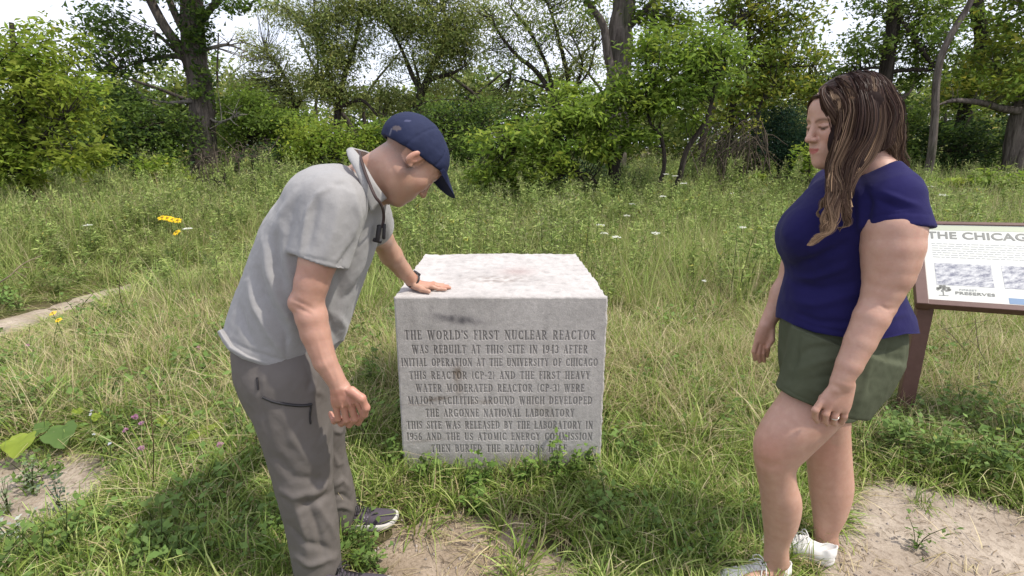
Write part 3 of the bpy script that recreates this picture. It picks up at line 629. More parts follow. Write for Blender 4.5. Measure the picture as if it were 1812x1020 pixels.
M_short = mat_new('olive_twill', base=(.068, .076, .046), rough=.85, spec=.15, noise=(18, .6, (.09, .098, .062)), bump=[(35, .35, .004), (1000, .25, .0009)])
M_white = mat_new('white_canvas_shoe', base=(.72, .70, .67), rough=.65, noise=(30, .4, (.55, .51, .46)), bump=[(90, .2, .002)])
M_metal = mat_new('silver_metal', base=(.7, .68, .64), rough=.25, metal=1.0)

SKIN_M = (.44, .262, .185); SKIN_W = (.48, .288, .215)
# ================================================= the man
def build_man():
    root = person_root('person', tuple(gnd(560, 1000)), 'man in grey polo and navy cap bending with one hand on the stone block')
    Rh = axes_from((.45, .32, -.83), (.72, .34, .60)); hs = 1.02; Hc = at(741, 284, 1.56) + Rh[:, 1] * .082 * hs
    hb = lambda c, r: [(i, c[i] - r, c[i] + r) for i in range(3)]
    F = Field(.0058, .0030, hb(Hc, .15) + hb(at(615, 725, 1.45), .06) + hb(at(755, 500, 2.44), .08))
    F.add(ploft([((462, 655), (562, 660), .130), ((462, 560), (598, 575), .145), ((490, 450), (625, 480), .160), ((535, 360), (650, 420), .165), ((600, 310), (668, 370), .11)], 1.68, rnd=.03), .02)
    F.add(cone(at(640, 330, 1.67), at(700, 285, 1.65), .070, .060), .03); F.add(cone(at(655, 335, 1.66), at(706, 322, 1.65), .058, .050), .03)
    # near (right) arm
    F.chain([(588, 372, 1.50, .056), (562, 465, 1.47, .0515), (552, 500, 1.465, .0475), (545, 530, 1.46, .0445)], .006)
    F.add(ell(at(530, 536, 1.46), (.032, .034, .032)), .015)
    F.chain([(546, 540, 1.46, .044), (551, 560, 1.455, .0445), (558, 590, 1.45, .0410), (575, 640, 1.44, .0330), (600, 682, 1.44, .0255)], .006)
    # near hand, relaxed and half closed
    F.add(sloft([(at(585, 684, 1.44), at(616, 680, 1.44), .021), (at(584, 705, 1.44), at(629, 700, 1.44), .022), (at(587, 722, 1.445), at(640, 712, 1.445), .017)], (0, 1, 0), .010), .014)
    for i, (a, b, c, r) in enumerate([((634, 712), (643, 734), (634, 748), .0108), ((621, 716), (628, 741), (618, 752), .0112), ((608, 720), (613, 743), (604, 750), .0106), ((595, 722), (598, 741), (591, 746), .0096)]):
        F.wchain([(at(*a, 1.442), r), (at(*b, 1.452), r * .96), (at(*c, 1.480), r * .9), (at(c[0] - 6, c[1] - 14, 1.488), r * .8)], .004)
    F.wchain([(at(622, 692, 1.428), .014), (at(640, 705, 1.422), .0115), (at(648, 722, 1.428), .0105), (at(646, 735, 1.436), .0088)], .008)
    for a, b in (((596, 690), (606, 722)), ((606, 688), (621, 720)), ((613, 690), (632, 712))): F.wchain([(at(*a, 1.421), .0028), (at(*b, 1.424), .0030)], .006)
    # far (left) arm, hand flat on the stone
    F.chain([(640, 380, 1.86, .060), (662, 412, 2.02, .053), (676, 424, 2.17, .047)], .012)
    F.chain([(676, 424, 2.17, .045), (692, 452, 2.24, .047), (712, 478, 2.32, .036), (729, 496, 2.385, .029)], .012)
    zt = STONE_Z
    w = at(731, 497, 2.39); H = lambda dx, dy, dz: np.array([w[0] + dx, w[1] + dy, zt + dz])
    F.add(sloft([(H(-.005, -.030, .030), H(-.005, .028, .030), .020), (H(.035, -.042, .022), H(.035, .040, .022), .019), (H(.075, -.044, .017), H(.080, .042, .018), .015)], (0, 0, 1), .010), .014)
    F.wchain([(at(729, 496, 2.385), .028), (H(.0, 0, .030), .024)], .02)
    for (a, b, c, r) in [((.070, -.030), (.115, -.030), (.150, -.026), .0098), ((.075, -.010), (.125, -.004), (.166, .002), .0102), ((.075, .012), (.118, .022), (.154, .032), .0098), ((.070, .032), (.104, .048), (.130, .060), .0088)]:
        F.wchain([(H(*a, .020), r), (H((a[0]+b[0])/2, (a[1]+b[1])/2, .021), r * .98), (H(*b, .012), r * .92), (H(*c, .0085), r * .82)], .004)
    F.wchain([(H(.015, -.030, .022), .016), (H(.045, -.058, .016), .012), (H(.082, -.074, .011), .0100)], .008)
    # legs inside the trousers
    F.chain([(505, 690, 1.58, .080), (530, 760, 1.55, .070), (542, 850, 1.55, .050), (550, 900, 1.55, .046), (556, 1020, 1.55, .036)], .04)
    F.chain([(545, 690, 1.78, .075), (570, 760, 1.81, .058), (584, 830, 1.83, .040), (594, 915, 1.86, .034)], .04)
    add_head(F, Hc, Rh, hs)
    V, Q = F.mesh(); c, L, inh = head_cols(V, SKIN_M, Hc, Rh, hs)
    px, py = pxy(V)
    # cropped grey hair up to the cap, fading into the neck
    x, y, z = L.T; hair = np.clip((z + .070 + .30 * np.clip(x + .03, -.1, .1)) / .045, 0, 1) * np.clip((.030 - x) / .02, 0, 1) * inh * (np.hypot(x + .012, (z + .002)) > .030)
    hair = hair * np.clip(.86 + .22 * fnoise(V, 160, 9), 0, 1); c = c * (1 - hair[:, None] * .9) + np.array([.070, .060, .058]) * hair[:, None] * .9
    beard = np.clip((-.045 - z) / .02, 0, 1) * np.clip((x - .015) / .03, 0, 1) * inh * .22; c = c * (1 - beard[:, None]) + np.array([.20, .15, .12]) * beard[:, None]
    arm = (py > 470) & (V[:, 1] < 1.6); fr = fnoise(V, 30, 12); c[arm] *= (1 + .10 * fr[arm])[:, None]; c[arm, 1] *= .95
    hd = (arm & (py > 690)) | (V[:, 1] > 2.36); c[hd] *= np.array([1.05, .90, .88])
    # skin folds on the neck, veins and sinews
    Nn = normals(V, Q)
    V = fold_disp(V, Nn, [([(676, 262), (690, 292), (700, 318)], 4, -.0015), 
        ([(519, 530), (540, 540), (556, 548)], 3, -.003), ([(517, 540), (536, 549), (550, 556)], 3, -.003), ([(570, 590), (590, 640), (602, 690)], 3, .0016), ([(560, 600), (572, 640), (592, 676)], 3, .0014)])
    child('body', V, Q, M_skin, root, c)

    # ---- polo shirt: trunk and two sleeves
    F = Field(.005)
    trunk = ploft([((410, 634), (590, 712), .196, 1.67), ((404, 596), (598, 664), .200, 1.67), ((410, 560), (608, 606), .196, 1.67), ((430, 506), (626, 552), .194), ((452, 446), (642, 502), .196), ((476, 390), (660, 452), .20), ((512, 338), (668, 418), .205), ((556, 300), (674, 384), .17), ((600, 276), (676, 350), .12)], 1.67, rnd=.03)
    F.add(trunk, .02)
    F.add(ell(at(578, 345, 1.60), (.11, .13, .085)), .05)
    sl = cone(at(590, 362, 1.525), at(556, 500, 1.475), .094, .080)
    hem_n = at(556, 500, 1.47) - at(590, 362, 1.52); hem_n = hem_n / np.linalg.norm(hem_n); 
    hem_n = hem_n + np.array([-.10, 0, 0])
    sl = cut(sl, at(562, 464, 1.47), hem_n); inner = cone(at(585, 380, 1.50), at(554, 510, 1.47), .060, .074)
    sl = minus(sl, inner)
    F.add(sl, .016)
    sl2 = cut(cone(at(640, 372, 1.84), at(668, 415, 2.06), .095, .075), at(660, 402, 1.99), at(668, 415, 2.06) - at(640, 372, 1.84)); F.add(sl2, .03)
    # hem, open below, sagging neck
    V, Q = F.mesh()
    # hem plane follows the photo: trim by pushing down/up the lowest band
    px, py = pxy(V); Nn = normals(V, Q)
    hemy = np.interp(px, [395, 412, 440, 485, 545, 600], [582, 612, 630, 646, 650, 604]); 
    over = (py > hemy) & (V[:, 1] < 2.0)
    V[over, 2] += ((py[over] - hemy[over]) * .94 / 560.0)
    folds = [([(588, 330), (560, 345), (545, 372), (536, 420), (530, 458)], 5, .006), ([(600, 322), (628, 346), (636, 384), (628, 420), (602, 462)], 6, .005), ([(592, 326), (608, 326), (622, 340)], 4, -.004),
        ([(646, 400), (622, 440), (606, 470), (600, 520), (590, 560)], 9, -.011), ([(660, 420), (640, 470), (618, 520)], 8, .008), ([(656, 462), (630, 505), (610, 530)], 6, -.007),
        ([(440, 500), (452, 545), (476, 590), (502, 628)], 7, .010), ([(456, 480), (466, 520), (484, 556), (508, 600)], 8, -.010), ([(470, 430), (476, 480), (492, 530), (520, 580)], 8, .010), ([(488, 420), (492, 470), (506, 510)], 8, -.009),
        ([(505, 400), (505, 450), (515, 500)], 8, .008), ([(424, 540), (430, 570), (445, 606)], 6, -.008), ([(560, 350), (552, 400), (540, 450)], 9, -.007), ([(600, 360), (590, 410), (575, 460)], 10, .006),
        ([(520, 345), (500, 380), (484, 420)], 9, .006), ([(540, 560), (560, 600), (570, 640)], 8, .008), ([(560, 540), (584, 570), (594, 600)], 7, -.009), ([(600, 560), (610, 580), (606, 604)], 6, .008), ([(498, 560), (506, 600), (505, 640)], 3, -.003),
        ([(528, 452), (562, 460), (598, 468)], 2.2, -.003), ([(412, 604), (440, 620), (490, 636), (545, 641)], 2.2, -.003), ([(618, 300), (640, 340), (655, 380)], 5, -.004)]
    V = fold_disp(V, Nn, [(l, w, h * 1.3) for l, w, h in folds]); V += normals(V, Q) * (.0035 * fnoise(V * [1, 1, .45], 7, 21) + .0012 * fnoise(V, 26, 22))[:, None]
    V = relax(V, Q, 2, .4)
    f = fnoise(V * [1, 1, .6], 60, 31, 2)[:, None]; cols = np.array([.30, .29, .285]) * (1 + .05 * f)
    shirt = child('polo_shirt', V, Q, M_polo, root, cols)
    # collar: stands round the neck, folds over and drops to two points in front
    px_top = [(623, 262, 1.66), (634, 274, 1.585), (648, 297, 1.558), (664, 324, 1.552), (676, 348, 1.575)]
    px_out = [(614, 268, 1.66), (618, 282, 1.575), (630, 304, 1.545), (644, 340, 1.535), (656, 368, 1.552)]
    top = np.array([at(*p) for p in px_top]); out = np.array([at(*p) for p in px_out])
    out[-1] = at(657, 377, 1.552); top[-1] = at(684, 351, 1.585)
    def side(top, out):
        tt = np.linspace(0, len(top) - 1, 25); T_ = cr_resample(range(len(top)), top, 25)[1]; O_ = cr_resample(range(len(out)), out, 25)[1]
        V = []; W = 7
        for i in range(25):
            for j in range(W):
                s = j / (W - 1); p = T_[i] * (1 - s) + O_[i] * s; bul = math.sin(s * math.pi) * .006
                V.append(p + np.array([-.3, -1, .3]) * bul * (1 if T_[i][1] < 1.67 else -1))
        Q = [(i*W+j, i*W+j+1, (i+1)*W+j+1, (i+1)*W+j) for i in range(24) for j in range(W-1)]
        return np.array(V), np.array(Q)
    V1, Q1 = side(top, out); ym = 1.66
    mir = lambda P: P * [1, -1, 1] + [0, 2 * ym, 0]
    V2, Q2 = side(mir(top), mir(out)); Va = np.concatenate([V1, V2]); Qa = np.concatenate([Q1, Q2 + len(V1)])
    co = child('collar', Va, Qa, M_polo, root, np.tile([.34, .33, .32], (len(Va), 1))); reparent(co, shirt)
    md = co.modifiers.new('s', 'SOLIDIFY'); md.thickness = .0045; md.offset = 0
    # neck strap with the dark case that hangs on it
    pts = [(636, 268, 1.62), (640, 285, 1.555), (646, 305, 1.537), (655, 328, 1.527), (664, 348, 1.520), (673, 360, 1.535), (678, 372, 1.58), (679, 388, 1.60), (676, 404, 1.60)]
    P = cr_resample(range(len(pts)), np.array([at(*p) for p in pts]), 60)[1]
    ribbon(P, .0085, .002, np.array([.6, -.8, .1]), 'neck_strap', M_strap, root)
    bm = bmesh.new()
    for (a, b, w_, t_) in [((672, 398), (668, 428), .018, .014), ((660, 424), (676, 428), .014, .012), ((680, 396), (679, 424), .006, .01)]:
        A, B = at(*a, 1.60), at(*b, 1.60); d = Vector(B - A); Mx = Matrix.Translation(Vector((A + B) / 2)) @ d.to_track_quat('Z', 'Y').to_matrix().to_4x4()
        bevel_box(bm, (w_, t_, d.length), Mx, .004, 2)
    reparent(from_bm('hanging_case', bm, M_black, None, True), root)

    # ---- trousers
    F = Field(.005)
    F.add(ploft([((418, 590), (580, 585), .170), ((424, 650), (582, 668), .172), ((450, 715), (584, 720), .150)], 1.66, rnd=.03), .03)
    near = [((428, 600), (580, 610), .10, 1.60), ((428, 640), (582, 650), .108, 1.57), ((446, 715), (584, 718), .105, 1.555), ((470, 790), (588, 795), .098, 1.55), ((491, 865), (588, 862), .090, 1.55), ((508, 935), (597, 925), .082, 1.55), ((524, 1018), (602, 1008), .074, 1.55), ((530, 1046), (604, 1036), .072, 1.55)]
    F.add(ploft(near, 1.55, rnd=.01), .03)
    far = [((520, 660), (600, 650), .09, 1.78), ((535, 740), (612, 742), .088, 1.80), ((545, 800), (610, 800), .08, 1.82), ((556, 860), (624, 868), .078, 1.84), ((566, 900), (629, 894), .074, 1.85), ((574, 936), (625, 918), .068, 1.86)]
    F.add(ploft(far, 1.82, rnd=.01), .02)
    V, Q = F.mesh(); Nn = normals(V, Q)
    folds = [([(455, 660), (462, 720), (475, 770)], 5, -.004), ([(540, 648), (552, 672), (545, 690)], 5, -.006), ([(560, 660), (555, 690), (575, 700)], 5, .005), ([(590, 850), (560, 870), (520, 880), (490, 866)], 7, .009), ([(588, 870), (556, 890), (525, 900)], 6, -.009),
        ([(520, 885), (535, 930), (545, 985)], 6, .009), ([(540, 880), (560, 930), (575, 990)], 7, -.010), ([(560, 890), (585, 930), (598, 960)], 6, .009), ([(510, 930), (540, 960), (590, 975)], 6, -.008), ([(520, 985), (550, 1000), (598, 985)], 6, .009),
        ([(480, 800), (520, 845), (580, 850)], 8, -.006), ([(584, 720), (575, 780), (583, 840)], 6, .007), ([(500, 720), (520, 780), (560, 830)], 10, .006), ([(588, 745), (600, 752), (612, 747)], 4, -.006), ([(590, 762), (602, 766), (611, 760)], 4, .006),
        ([(588, 800), (598, 822), (612, 820)], 5, .007), ([(590, 862), (606, 850), (622, 868)], 5, .009), ([(586, 880), (606, 876), (626, 890)], 5, -.009), ([(588, 900), (606, 896), (626, 905)], 4, .008), ([(604, 815), (608, 840), (615, 852)], 4, -.007)]
    V = fold_disp(V, Nn, folds); V += normals(V, Q) * (.005 * fnoise(V * [1, 1, .5], 6, 41) + .0015 * fnoise(V, 22, 42))[:, None]; V = relax(V, Q, 2, .4)
    tr = child('trousers', V, Q, M_trou, root)
    # zips and pocket edge lie on the cloth
    for line, r in (([(465, 703), (485, 711), (510, 716), (535, 718), (552, 716)], .0046), ([(551, 717), (549, 735), (550, 750)], .0030), ([(455, 668), (457, 690)], .0032)):
        P = project_on(V, Q, line, 1.2); z = tube('zip', P + np.array([0, -.001, 0]), r, M_black, None, 6); reparent(z, tr)

    # ---- cap
    F = Field(.0036); W = lambda x, y, z: Hc + Rh @ (np.array([x, y, z]) * hs)
    cr = ell(W(-.010, 0, .034), np.array((.1045, .086, .083)) * hs, Rh); F.add(cr, .01); F.add(ell(W(.042, 0, .040), np.array((.056, .071, .055)) * hs, Rh), .03)
    cr = puni(cr, ell(W(-.030, 0, .014), np.array((.080, .082, .060)) * hs, Rh), .03); F.ops[0] = ('u', cr, .01)
    F.sub(ell(W(-.010, 0, .026), np.array((.094, .076, .072)) * hs, Rh), .004)
    low = W(0, 0, .012); nrm = Rh @ np.array([.42, 0, -1.0]); 
    ops = F.ops; F.ops = []; base = ops
    def capfn(x, y, z):
        d = base[0][1].fn(x, y, z); d2 = base[1][1].fn(x, y, z); h_ = np.maximum(.03 - np.abs(d - d2), 0) / .03; d = np.minimum(d, d2) - h_ * h_ * .03 / 4
        d = np.maximum(d, -base[2][1].fn(x, y, z)); n = nrm / np.linalg.norm(nrm)
        return np.maximum(d, (x - low[0]) * n[0] + (y - low[1]) * n[1] + (z - low[2]) * n[2])
    lo = np.minimum(base[0][1].lo, base[1][1].lo); hi = np.maximum(base[0][1].hi, base[1][1].hi); F.add(Prim(capfn, lo, hi))
    V, Q = F.mesh(); L = ((V - Hc) @ Rh) / hs; Nn = normals(V, Q); ang = np.arctan2(L[:, 1], L[:, 0] + .008)
    seam = np.min([np.abs(np.angle(np.exp(1j * (ang - a)))) for a in np.arange(0, 6.28, math.pi / 3) + math.pi / 6 * 0], 0) * np.hypot(L[:, 0], L[:, 1])
    V = V - Nn * (.0018 * np.exp(-(seam / .003)**2))[:, None] + Nn * (.0022 * fnoise(V, 14, 51))[:, None]
    cols = np.tile([.017, .022, .055], (len(V), 1)) * (1 + .08 * fnoise(V, 40, 52)[:, None])
    px, py = pxy(V); logo = ((px - 702)**2 / 60 + (py - 227)**2 / 22 < 1) & (Nn[:, 1] < .2); cols[logo] = cols[logo] * .6 + np.array([.22, .17, .14]) * .4
    sp = ((px - 721)**2 / 30 + (py - 214)**2 / 3.5 < 1); cols[sp] = [.06, .065, .12]
    st = (np.abs(px - (690 - (py - 238) * .25)) < 1.2) & (py > 226) & (py < 241); cols[st] = [.10, .10, .13]
    cap = child('cap', V, Q, M_navy, root, cols)
    # brim: curved blade in front
    n, m = 26, 14; Vb = []
    for i in range(n):
        a = (i / (n - 1) - .5) * 2
        for j in range(m):
            s = j / (m - 1); rr = 1 + .0 * s
            bx = .050 + .056 * math.sqrt(max(0, 1 - (a * .98)**2)) ; by = a * .083
            L_ = s * .072 * (1 - abs(a)**2.6) ** .5 if abs(a) < 1 else 0
            x = bx + L_; y = by * (1 - .10 * s); z = .046 - .16 * (L_) - 2.6 * y * y * (.5 + s * .9) + .012
            Vb.append(W(x, y, z))
    Qb = [(i*m+j, i*m+j+1, (i+1)*m+j+1, (i+1)*m+j) for i in range(n-1) for j in range(m-1)]
    b = child('brim', np.array(Vb), np.array(Qb), M_navy, root, np.tile([.017, .022, .055], (len(Vb), 1))); reparent(b, cap)
    md = b.modifiers.new('s', 'SOLIDIFY'); md.thickness = .004; md.offset = 0
    # ---- watch on the far wrist
    A = at(724, 491, 2.365); B = at(736, 500, 2.40); d = (B - A) / np.linalg.norm(B - A); C = (A + B) / 2
    wt = reparent(ring('watch', C, d, .0345, .010, .0028, M_black), root)
    bm = bmesh.new(); up = np.array([-.1, -.35, .9]); up -= d * (up @ d); up /= np.linalg.norm(up)
    q = Vector(up).to_track_quat('Z', 'Y'); bmesh.ops.create_cone(bm, cap_ends=True, segments=24, radius1=.020, radius2=.018, depth=.009, matrix=Matrix.Translation(Vector(C + up * .037)) @ q.to_matrix().to_4x4())
    reparent(from_bm('watch_case', bm, M_black, None), wt)
    # ---- shoes
    shoe('shoe', at(594, 950, 1.86), at(696, 922, 1.90), 0.0, root, 'man', .275)
    shoe('shoe', gnd(552, 1056), gnd(694, 1046), 0.0, root, 'man', .29)
    return root

def ribbon(P, w, th, nrm, name, mat, root):
    V = []; n = len(P)
    for i in range(n):
        t = P[min(i+1, n-1)] - P[max(i-1, 0)]; t /= np.linalg.norm(t); s = np.cross(t, nrm); s /= np.linalg.norm(s)
        V += [P[i] - s * w / 2, P[i] + s * w / 2]
    Q = [(2*i, 2*i+1, 2*i+3, 2*i+2) for i in range(n-1)]
    o = child(name, np.array(V), np.array(Q), mat, root); md = o.modifiers.new('s', 'SOLIDIFY'); md.thickness = th; md.offset = 0
    return o
def tube(name, P, r, mat, parent=None, seg=8, taper=None):
    V, Q = tube_np(P, r if taper is None else np.linspace(r, taper, len(P)), seg)
    return mesh_np(name, V, Q, mat, parent)
def tube_np(P, r, seg=8, closed=False):
    P = np.asarray(P, float); n = len(P); r = np.broadcast_to(np.asarray(r, float), (n,))
    T = np.gradient(P, axis=0); T /= np.linalg.norm(T, axis=1, keepdims=True) + 1e-12
    ref = np.array([.13, .97, .21]) if abs(T[0, 1]) < .8 else np.array([.97, .13, .21])
    U = np.cross(T, ref); U /= np.linalg.norm(U, axis=1, keepdims=True) + 1e-12; W = np.cross(T, U)
    a = np.arange(seg) / seg * 2 * math.pi
    V = (P[:, None] + (U[:, None] * np.cos(a)[None, :, None] + W[:, None] * np.sin(a)[None, :, None]) * r[:, None, None]).reshape(-1, 3)
    i = np.arange(n - 1)[:, None] * seg; j = np.arange(seg)[None]; k = (j + 1) % seg
    return V, np.stack([i + j, i + k, i + seg + k, i + seg + j], -1).reshape(-1, 4)
def ring(name, C, d, R0, w, th, mat):
    d = np.array(d, float); u = np.cross(d, [0, 1, .1]); u /= np.linalg.norm(u); v = np.cross(d, u); V = []; n = 32
    prof = [(R0, -w/2), (R0 + th, -w/2), (R0 + th * 1.2, 0), (R0 + th, w/2), (R0, w/2)]
    for i in range(n):
        a = i / n * 2 * math.pi
        for r_, h_ in prof: V.append(C + (u * math.cos(a) + v * math.sin(a)) * r_ + d * h_)
    m = len(prof); Q = [(i*m+j, ((i+1) % n)*m+j, ((i+1) % n)*m+(j+1) % m, i*m+(j+1) % m) for i in range(n) for j in range(m)]
    return mesh_np(name, V, Q, mat)
def project_on(V, Q, line, back):
    """drop a traced line onto the nearest visible cloth"""
    px, py = pxy(V); out = []; L = cr_resample(range(len(line)), np.array(line, float), 8 * len(line))[1]
    for x, y in L:
        d = (px - x)**2 + (py - y)**2; i = np.where(d < 9)[0]
        if len(i) == 0: i = [int(d.argmin())]
        j = i[int(V[i, 1].argmin())]; out.append(at(x, y, V[j, 1]))
    out = np.array(out); s = out.copy(); s[1:-1, 1] = (out[:-2, 1] + out[1:-1, 1] * 2 + out[2:, 1]) / 4; return s
def shoe(name, heel, toe, zb, root, style, L=.28):
    heel = np.array(heel, float); toe = np.array(toe, float); heel[2] = toe[2] = zb
    d = toe - heel; d[2] = 0; d /= np.linalg.norm(d); s = np.array([-d[1], d[0], 0]); up = np.array([0, 0, 1.0])
    Rm = np.stack([d, s, up], 1); c = (heel + toe) / 2; o = c - d * L / 2
    W = lambda x, y, z: o + d * x * L + s * y + up * z
    def foot(off, z0, z1, zr):
        rows = []
        return rows
    hgt = .028 if style == 'man' else .024
    # sole outline half widths
    xs = np.array([0, .04, .12, .3, .5, .68, .82, .93, .985, 1.0]); wd = np.array([.012, .026, .033, .033, .035, .046, .046, .034, .018, .006]); off = np.array([0, 0, 0, -.002, -.004, -.002, .001, .003, .004, .004])
    t = np.linspace(0, 1, 40); w = np.interp(t, xs, wd); cc = np.interp(t, xs, off)
    prof = [(1.0, 0), (1.06, .35), (1.05, .75), (.98, 1.0)]; V = []; n = len(t)
    loop = [(t[i], cc[i] + w[i]) for i in range(n)] + [(t[i], cc[i] - w[i]) for i in range(n - 1, -1, -1)]; m = len(loop)
    for f, h in prof:
        for x, y in loop:
            lift = (.016 if style == 'man' else .006) * max(0, (x - .75) / .25)**2 + (.008 * max(0, (.08 - x) / .08)**2)
            V.append(W(.5 + (x - .5) * (1 + (f - 1) * .25), y * f, lift + h * hgt * (1.25 if (x < .4 and style == 'man') else 1.0 if style != 'man' else 1.25 - .35 * min(1, (x - .4) / .4))))
    Q = [(k*m+i, k*m+(i+1) % m, (k+1)*m+(i+1) % m, (k+1)*m+i) for k in range(len(prof)-1) for i in range(m)]
    for k0 in (0, (len(prof)-1) * m):
        for i in range(n - 1): Q.append((k0+i, k0+i+1, k0+m-2-i, k0+m-1-i) if k0 else (k0+i, k0+m-1-i, k0+m-2-i, k0+i+1))
    # upper
    F = Field(.003)
    def sec(x, hw, zt, y0=0, zb_=None): 
        zb_ = hgt * .7 if zb_ is None else zb_
        return (W(x, y0, zb_ - (zt - zb_) * .55), W(x, y0, zt), hw)
    if style == 'man':
        R_ = [sec(.0, .020, .075), sec(.05, .032, .088), sec(.18, .036, .088), sec(.32, .036, .090), sec(.45, .038, .082), sec(.6, .043, .068), (sec(.76, .045, .055, .001)), sec(.9, .036, .046, .003), sec(.985, .016, .038, .004)]
        mouth = (.19, .100, .062)
    else:
        R_ = [sec(.0, .018, .062), sec(.05, .030, .068), sec(.18, .035, .062), sec(.34, .036, .068), sec(.46, .038, .068), sec(.6, .043, .056), sec(.76, .044, .046, .001), sec(.9, .034, .040, .003), sec(.985, .015, .032, .004)]
        mouth = (.20, .085, .058)
    up_ = sloft(R_, tuple(s), .008)
    base = cut(up_, W(0, 0, hgt * .75), -up)
    F.add(base, .006)
    if style == 'man': F.add(cone(W(.12, 0, .07), W(.24, 0, .098), .038, .036), .02); F.add(cone(W(.36, 0, .085), W(.30, 0, .112), .020, .014), .015)
    else: F.add(cone(W(.38, 0, .060), W(.34, 0, .080), .022, .014), .015); F.add(cone(W(.07, 0, .055), W(.03, 0, .074), .024, .014), .015)
    F.sub(ell(W(mouth[0], 0, mouth[1] + .012), (mouth[2] * 1.0, .030, .050), Rm), .006)
    Vu, Qu = F.mesh(); Lc = (Vu - o) @ Rm; x = Lc[:, 0] / L; y = Lc[:, 1]; z = Lc[:, 2]
    if style == 'man':
        c_ = np.tile([.075, .062, .078], (len(Vu), 1)) * (1 + .15 * fnoise(Vu, 50, 61)[:, None])
        spk = (fnoise(Vu, 95, 62) > .45) & (x > .36) & (x < .62) & (z < .07); c_[spk] = [.30, .28, .30]; c_[x < .16] *= .6
    else: c_ = np.tile([.70, .68, .655], (len(Vu), 1)) * (1 - .10 * np.clip(fnoise(Vu, 18, 63), 0, 1)[:, None])
    mat = M_shoe if style == 'man' else M_canvas
    sh = child(name, Vu, Qu, mat, root, c_)
    so = child('sole', np.array(V), np.array(Q), M_sole if style == 'man' else M_white, root); reparent(so, sh)
    # laces across the throat and a bow
    LP = []
    for i in range(6):
        xx = .36 + i * .045; zt_ = np.interp(xx, [.34, .45, .6, .7], [.100 if style == 'man' else .078, .086 if style == 'man' else .071, .070 if style == 'man' else .058, .06 if style == 'man' else .05])
        for sg in (1, -1):
            LP.append([W(xx, -.020 * sg, zt_ - .008), W(xx + .012, -.010 * sg, zt_ + .0015), W(xx + .022, .006 * sg, zt_ + .0010), W(xx + .032, .021 * sg, zt_ - .012)])
    k = W(.36, 0, .107 if style == 'man' else .084)
    for sg in (1, -1):
        LP.append([k, k + d * .012 + s * .024 * sg + up * .008, k + d * .020 + s * .046 * sg - up * .016, k + d * .012 + s * .036 * sg - up * .030, k])
        LP.append([k, k + d * .020 - s * .020 * sg - up * .004, k + d * .034 - s * .040 * sg - up * .028, k + d * .03 - s * .048 * sg - up * .048])
    Vs, Qs, off_ = [], [], 0
    for lp in LP:
        P = cr_resample(range(len(lp)), np.array(lp), 14)[1]; v, q = tube_np(P, .0022, 5); Vs.append(v); Qs.append(q + off_); off_ += len(v)
    la = child('lace', np.concatenate(Vs), np.concatenate(Qs), M_black if style == 'man' else M_white, root); reparent(la, sh)
    return sh
M_canvas = mat_new('white_canvas_upper', attr='col', rough=.7, spec=.2, bump=[(60, .2, .002), (800, .25, .0008)])
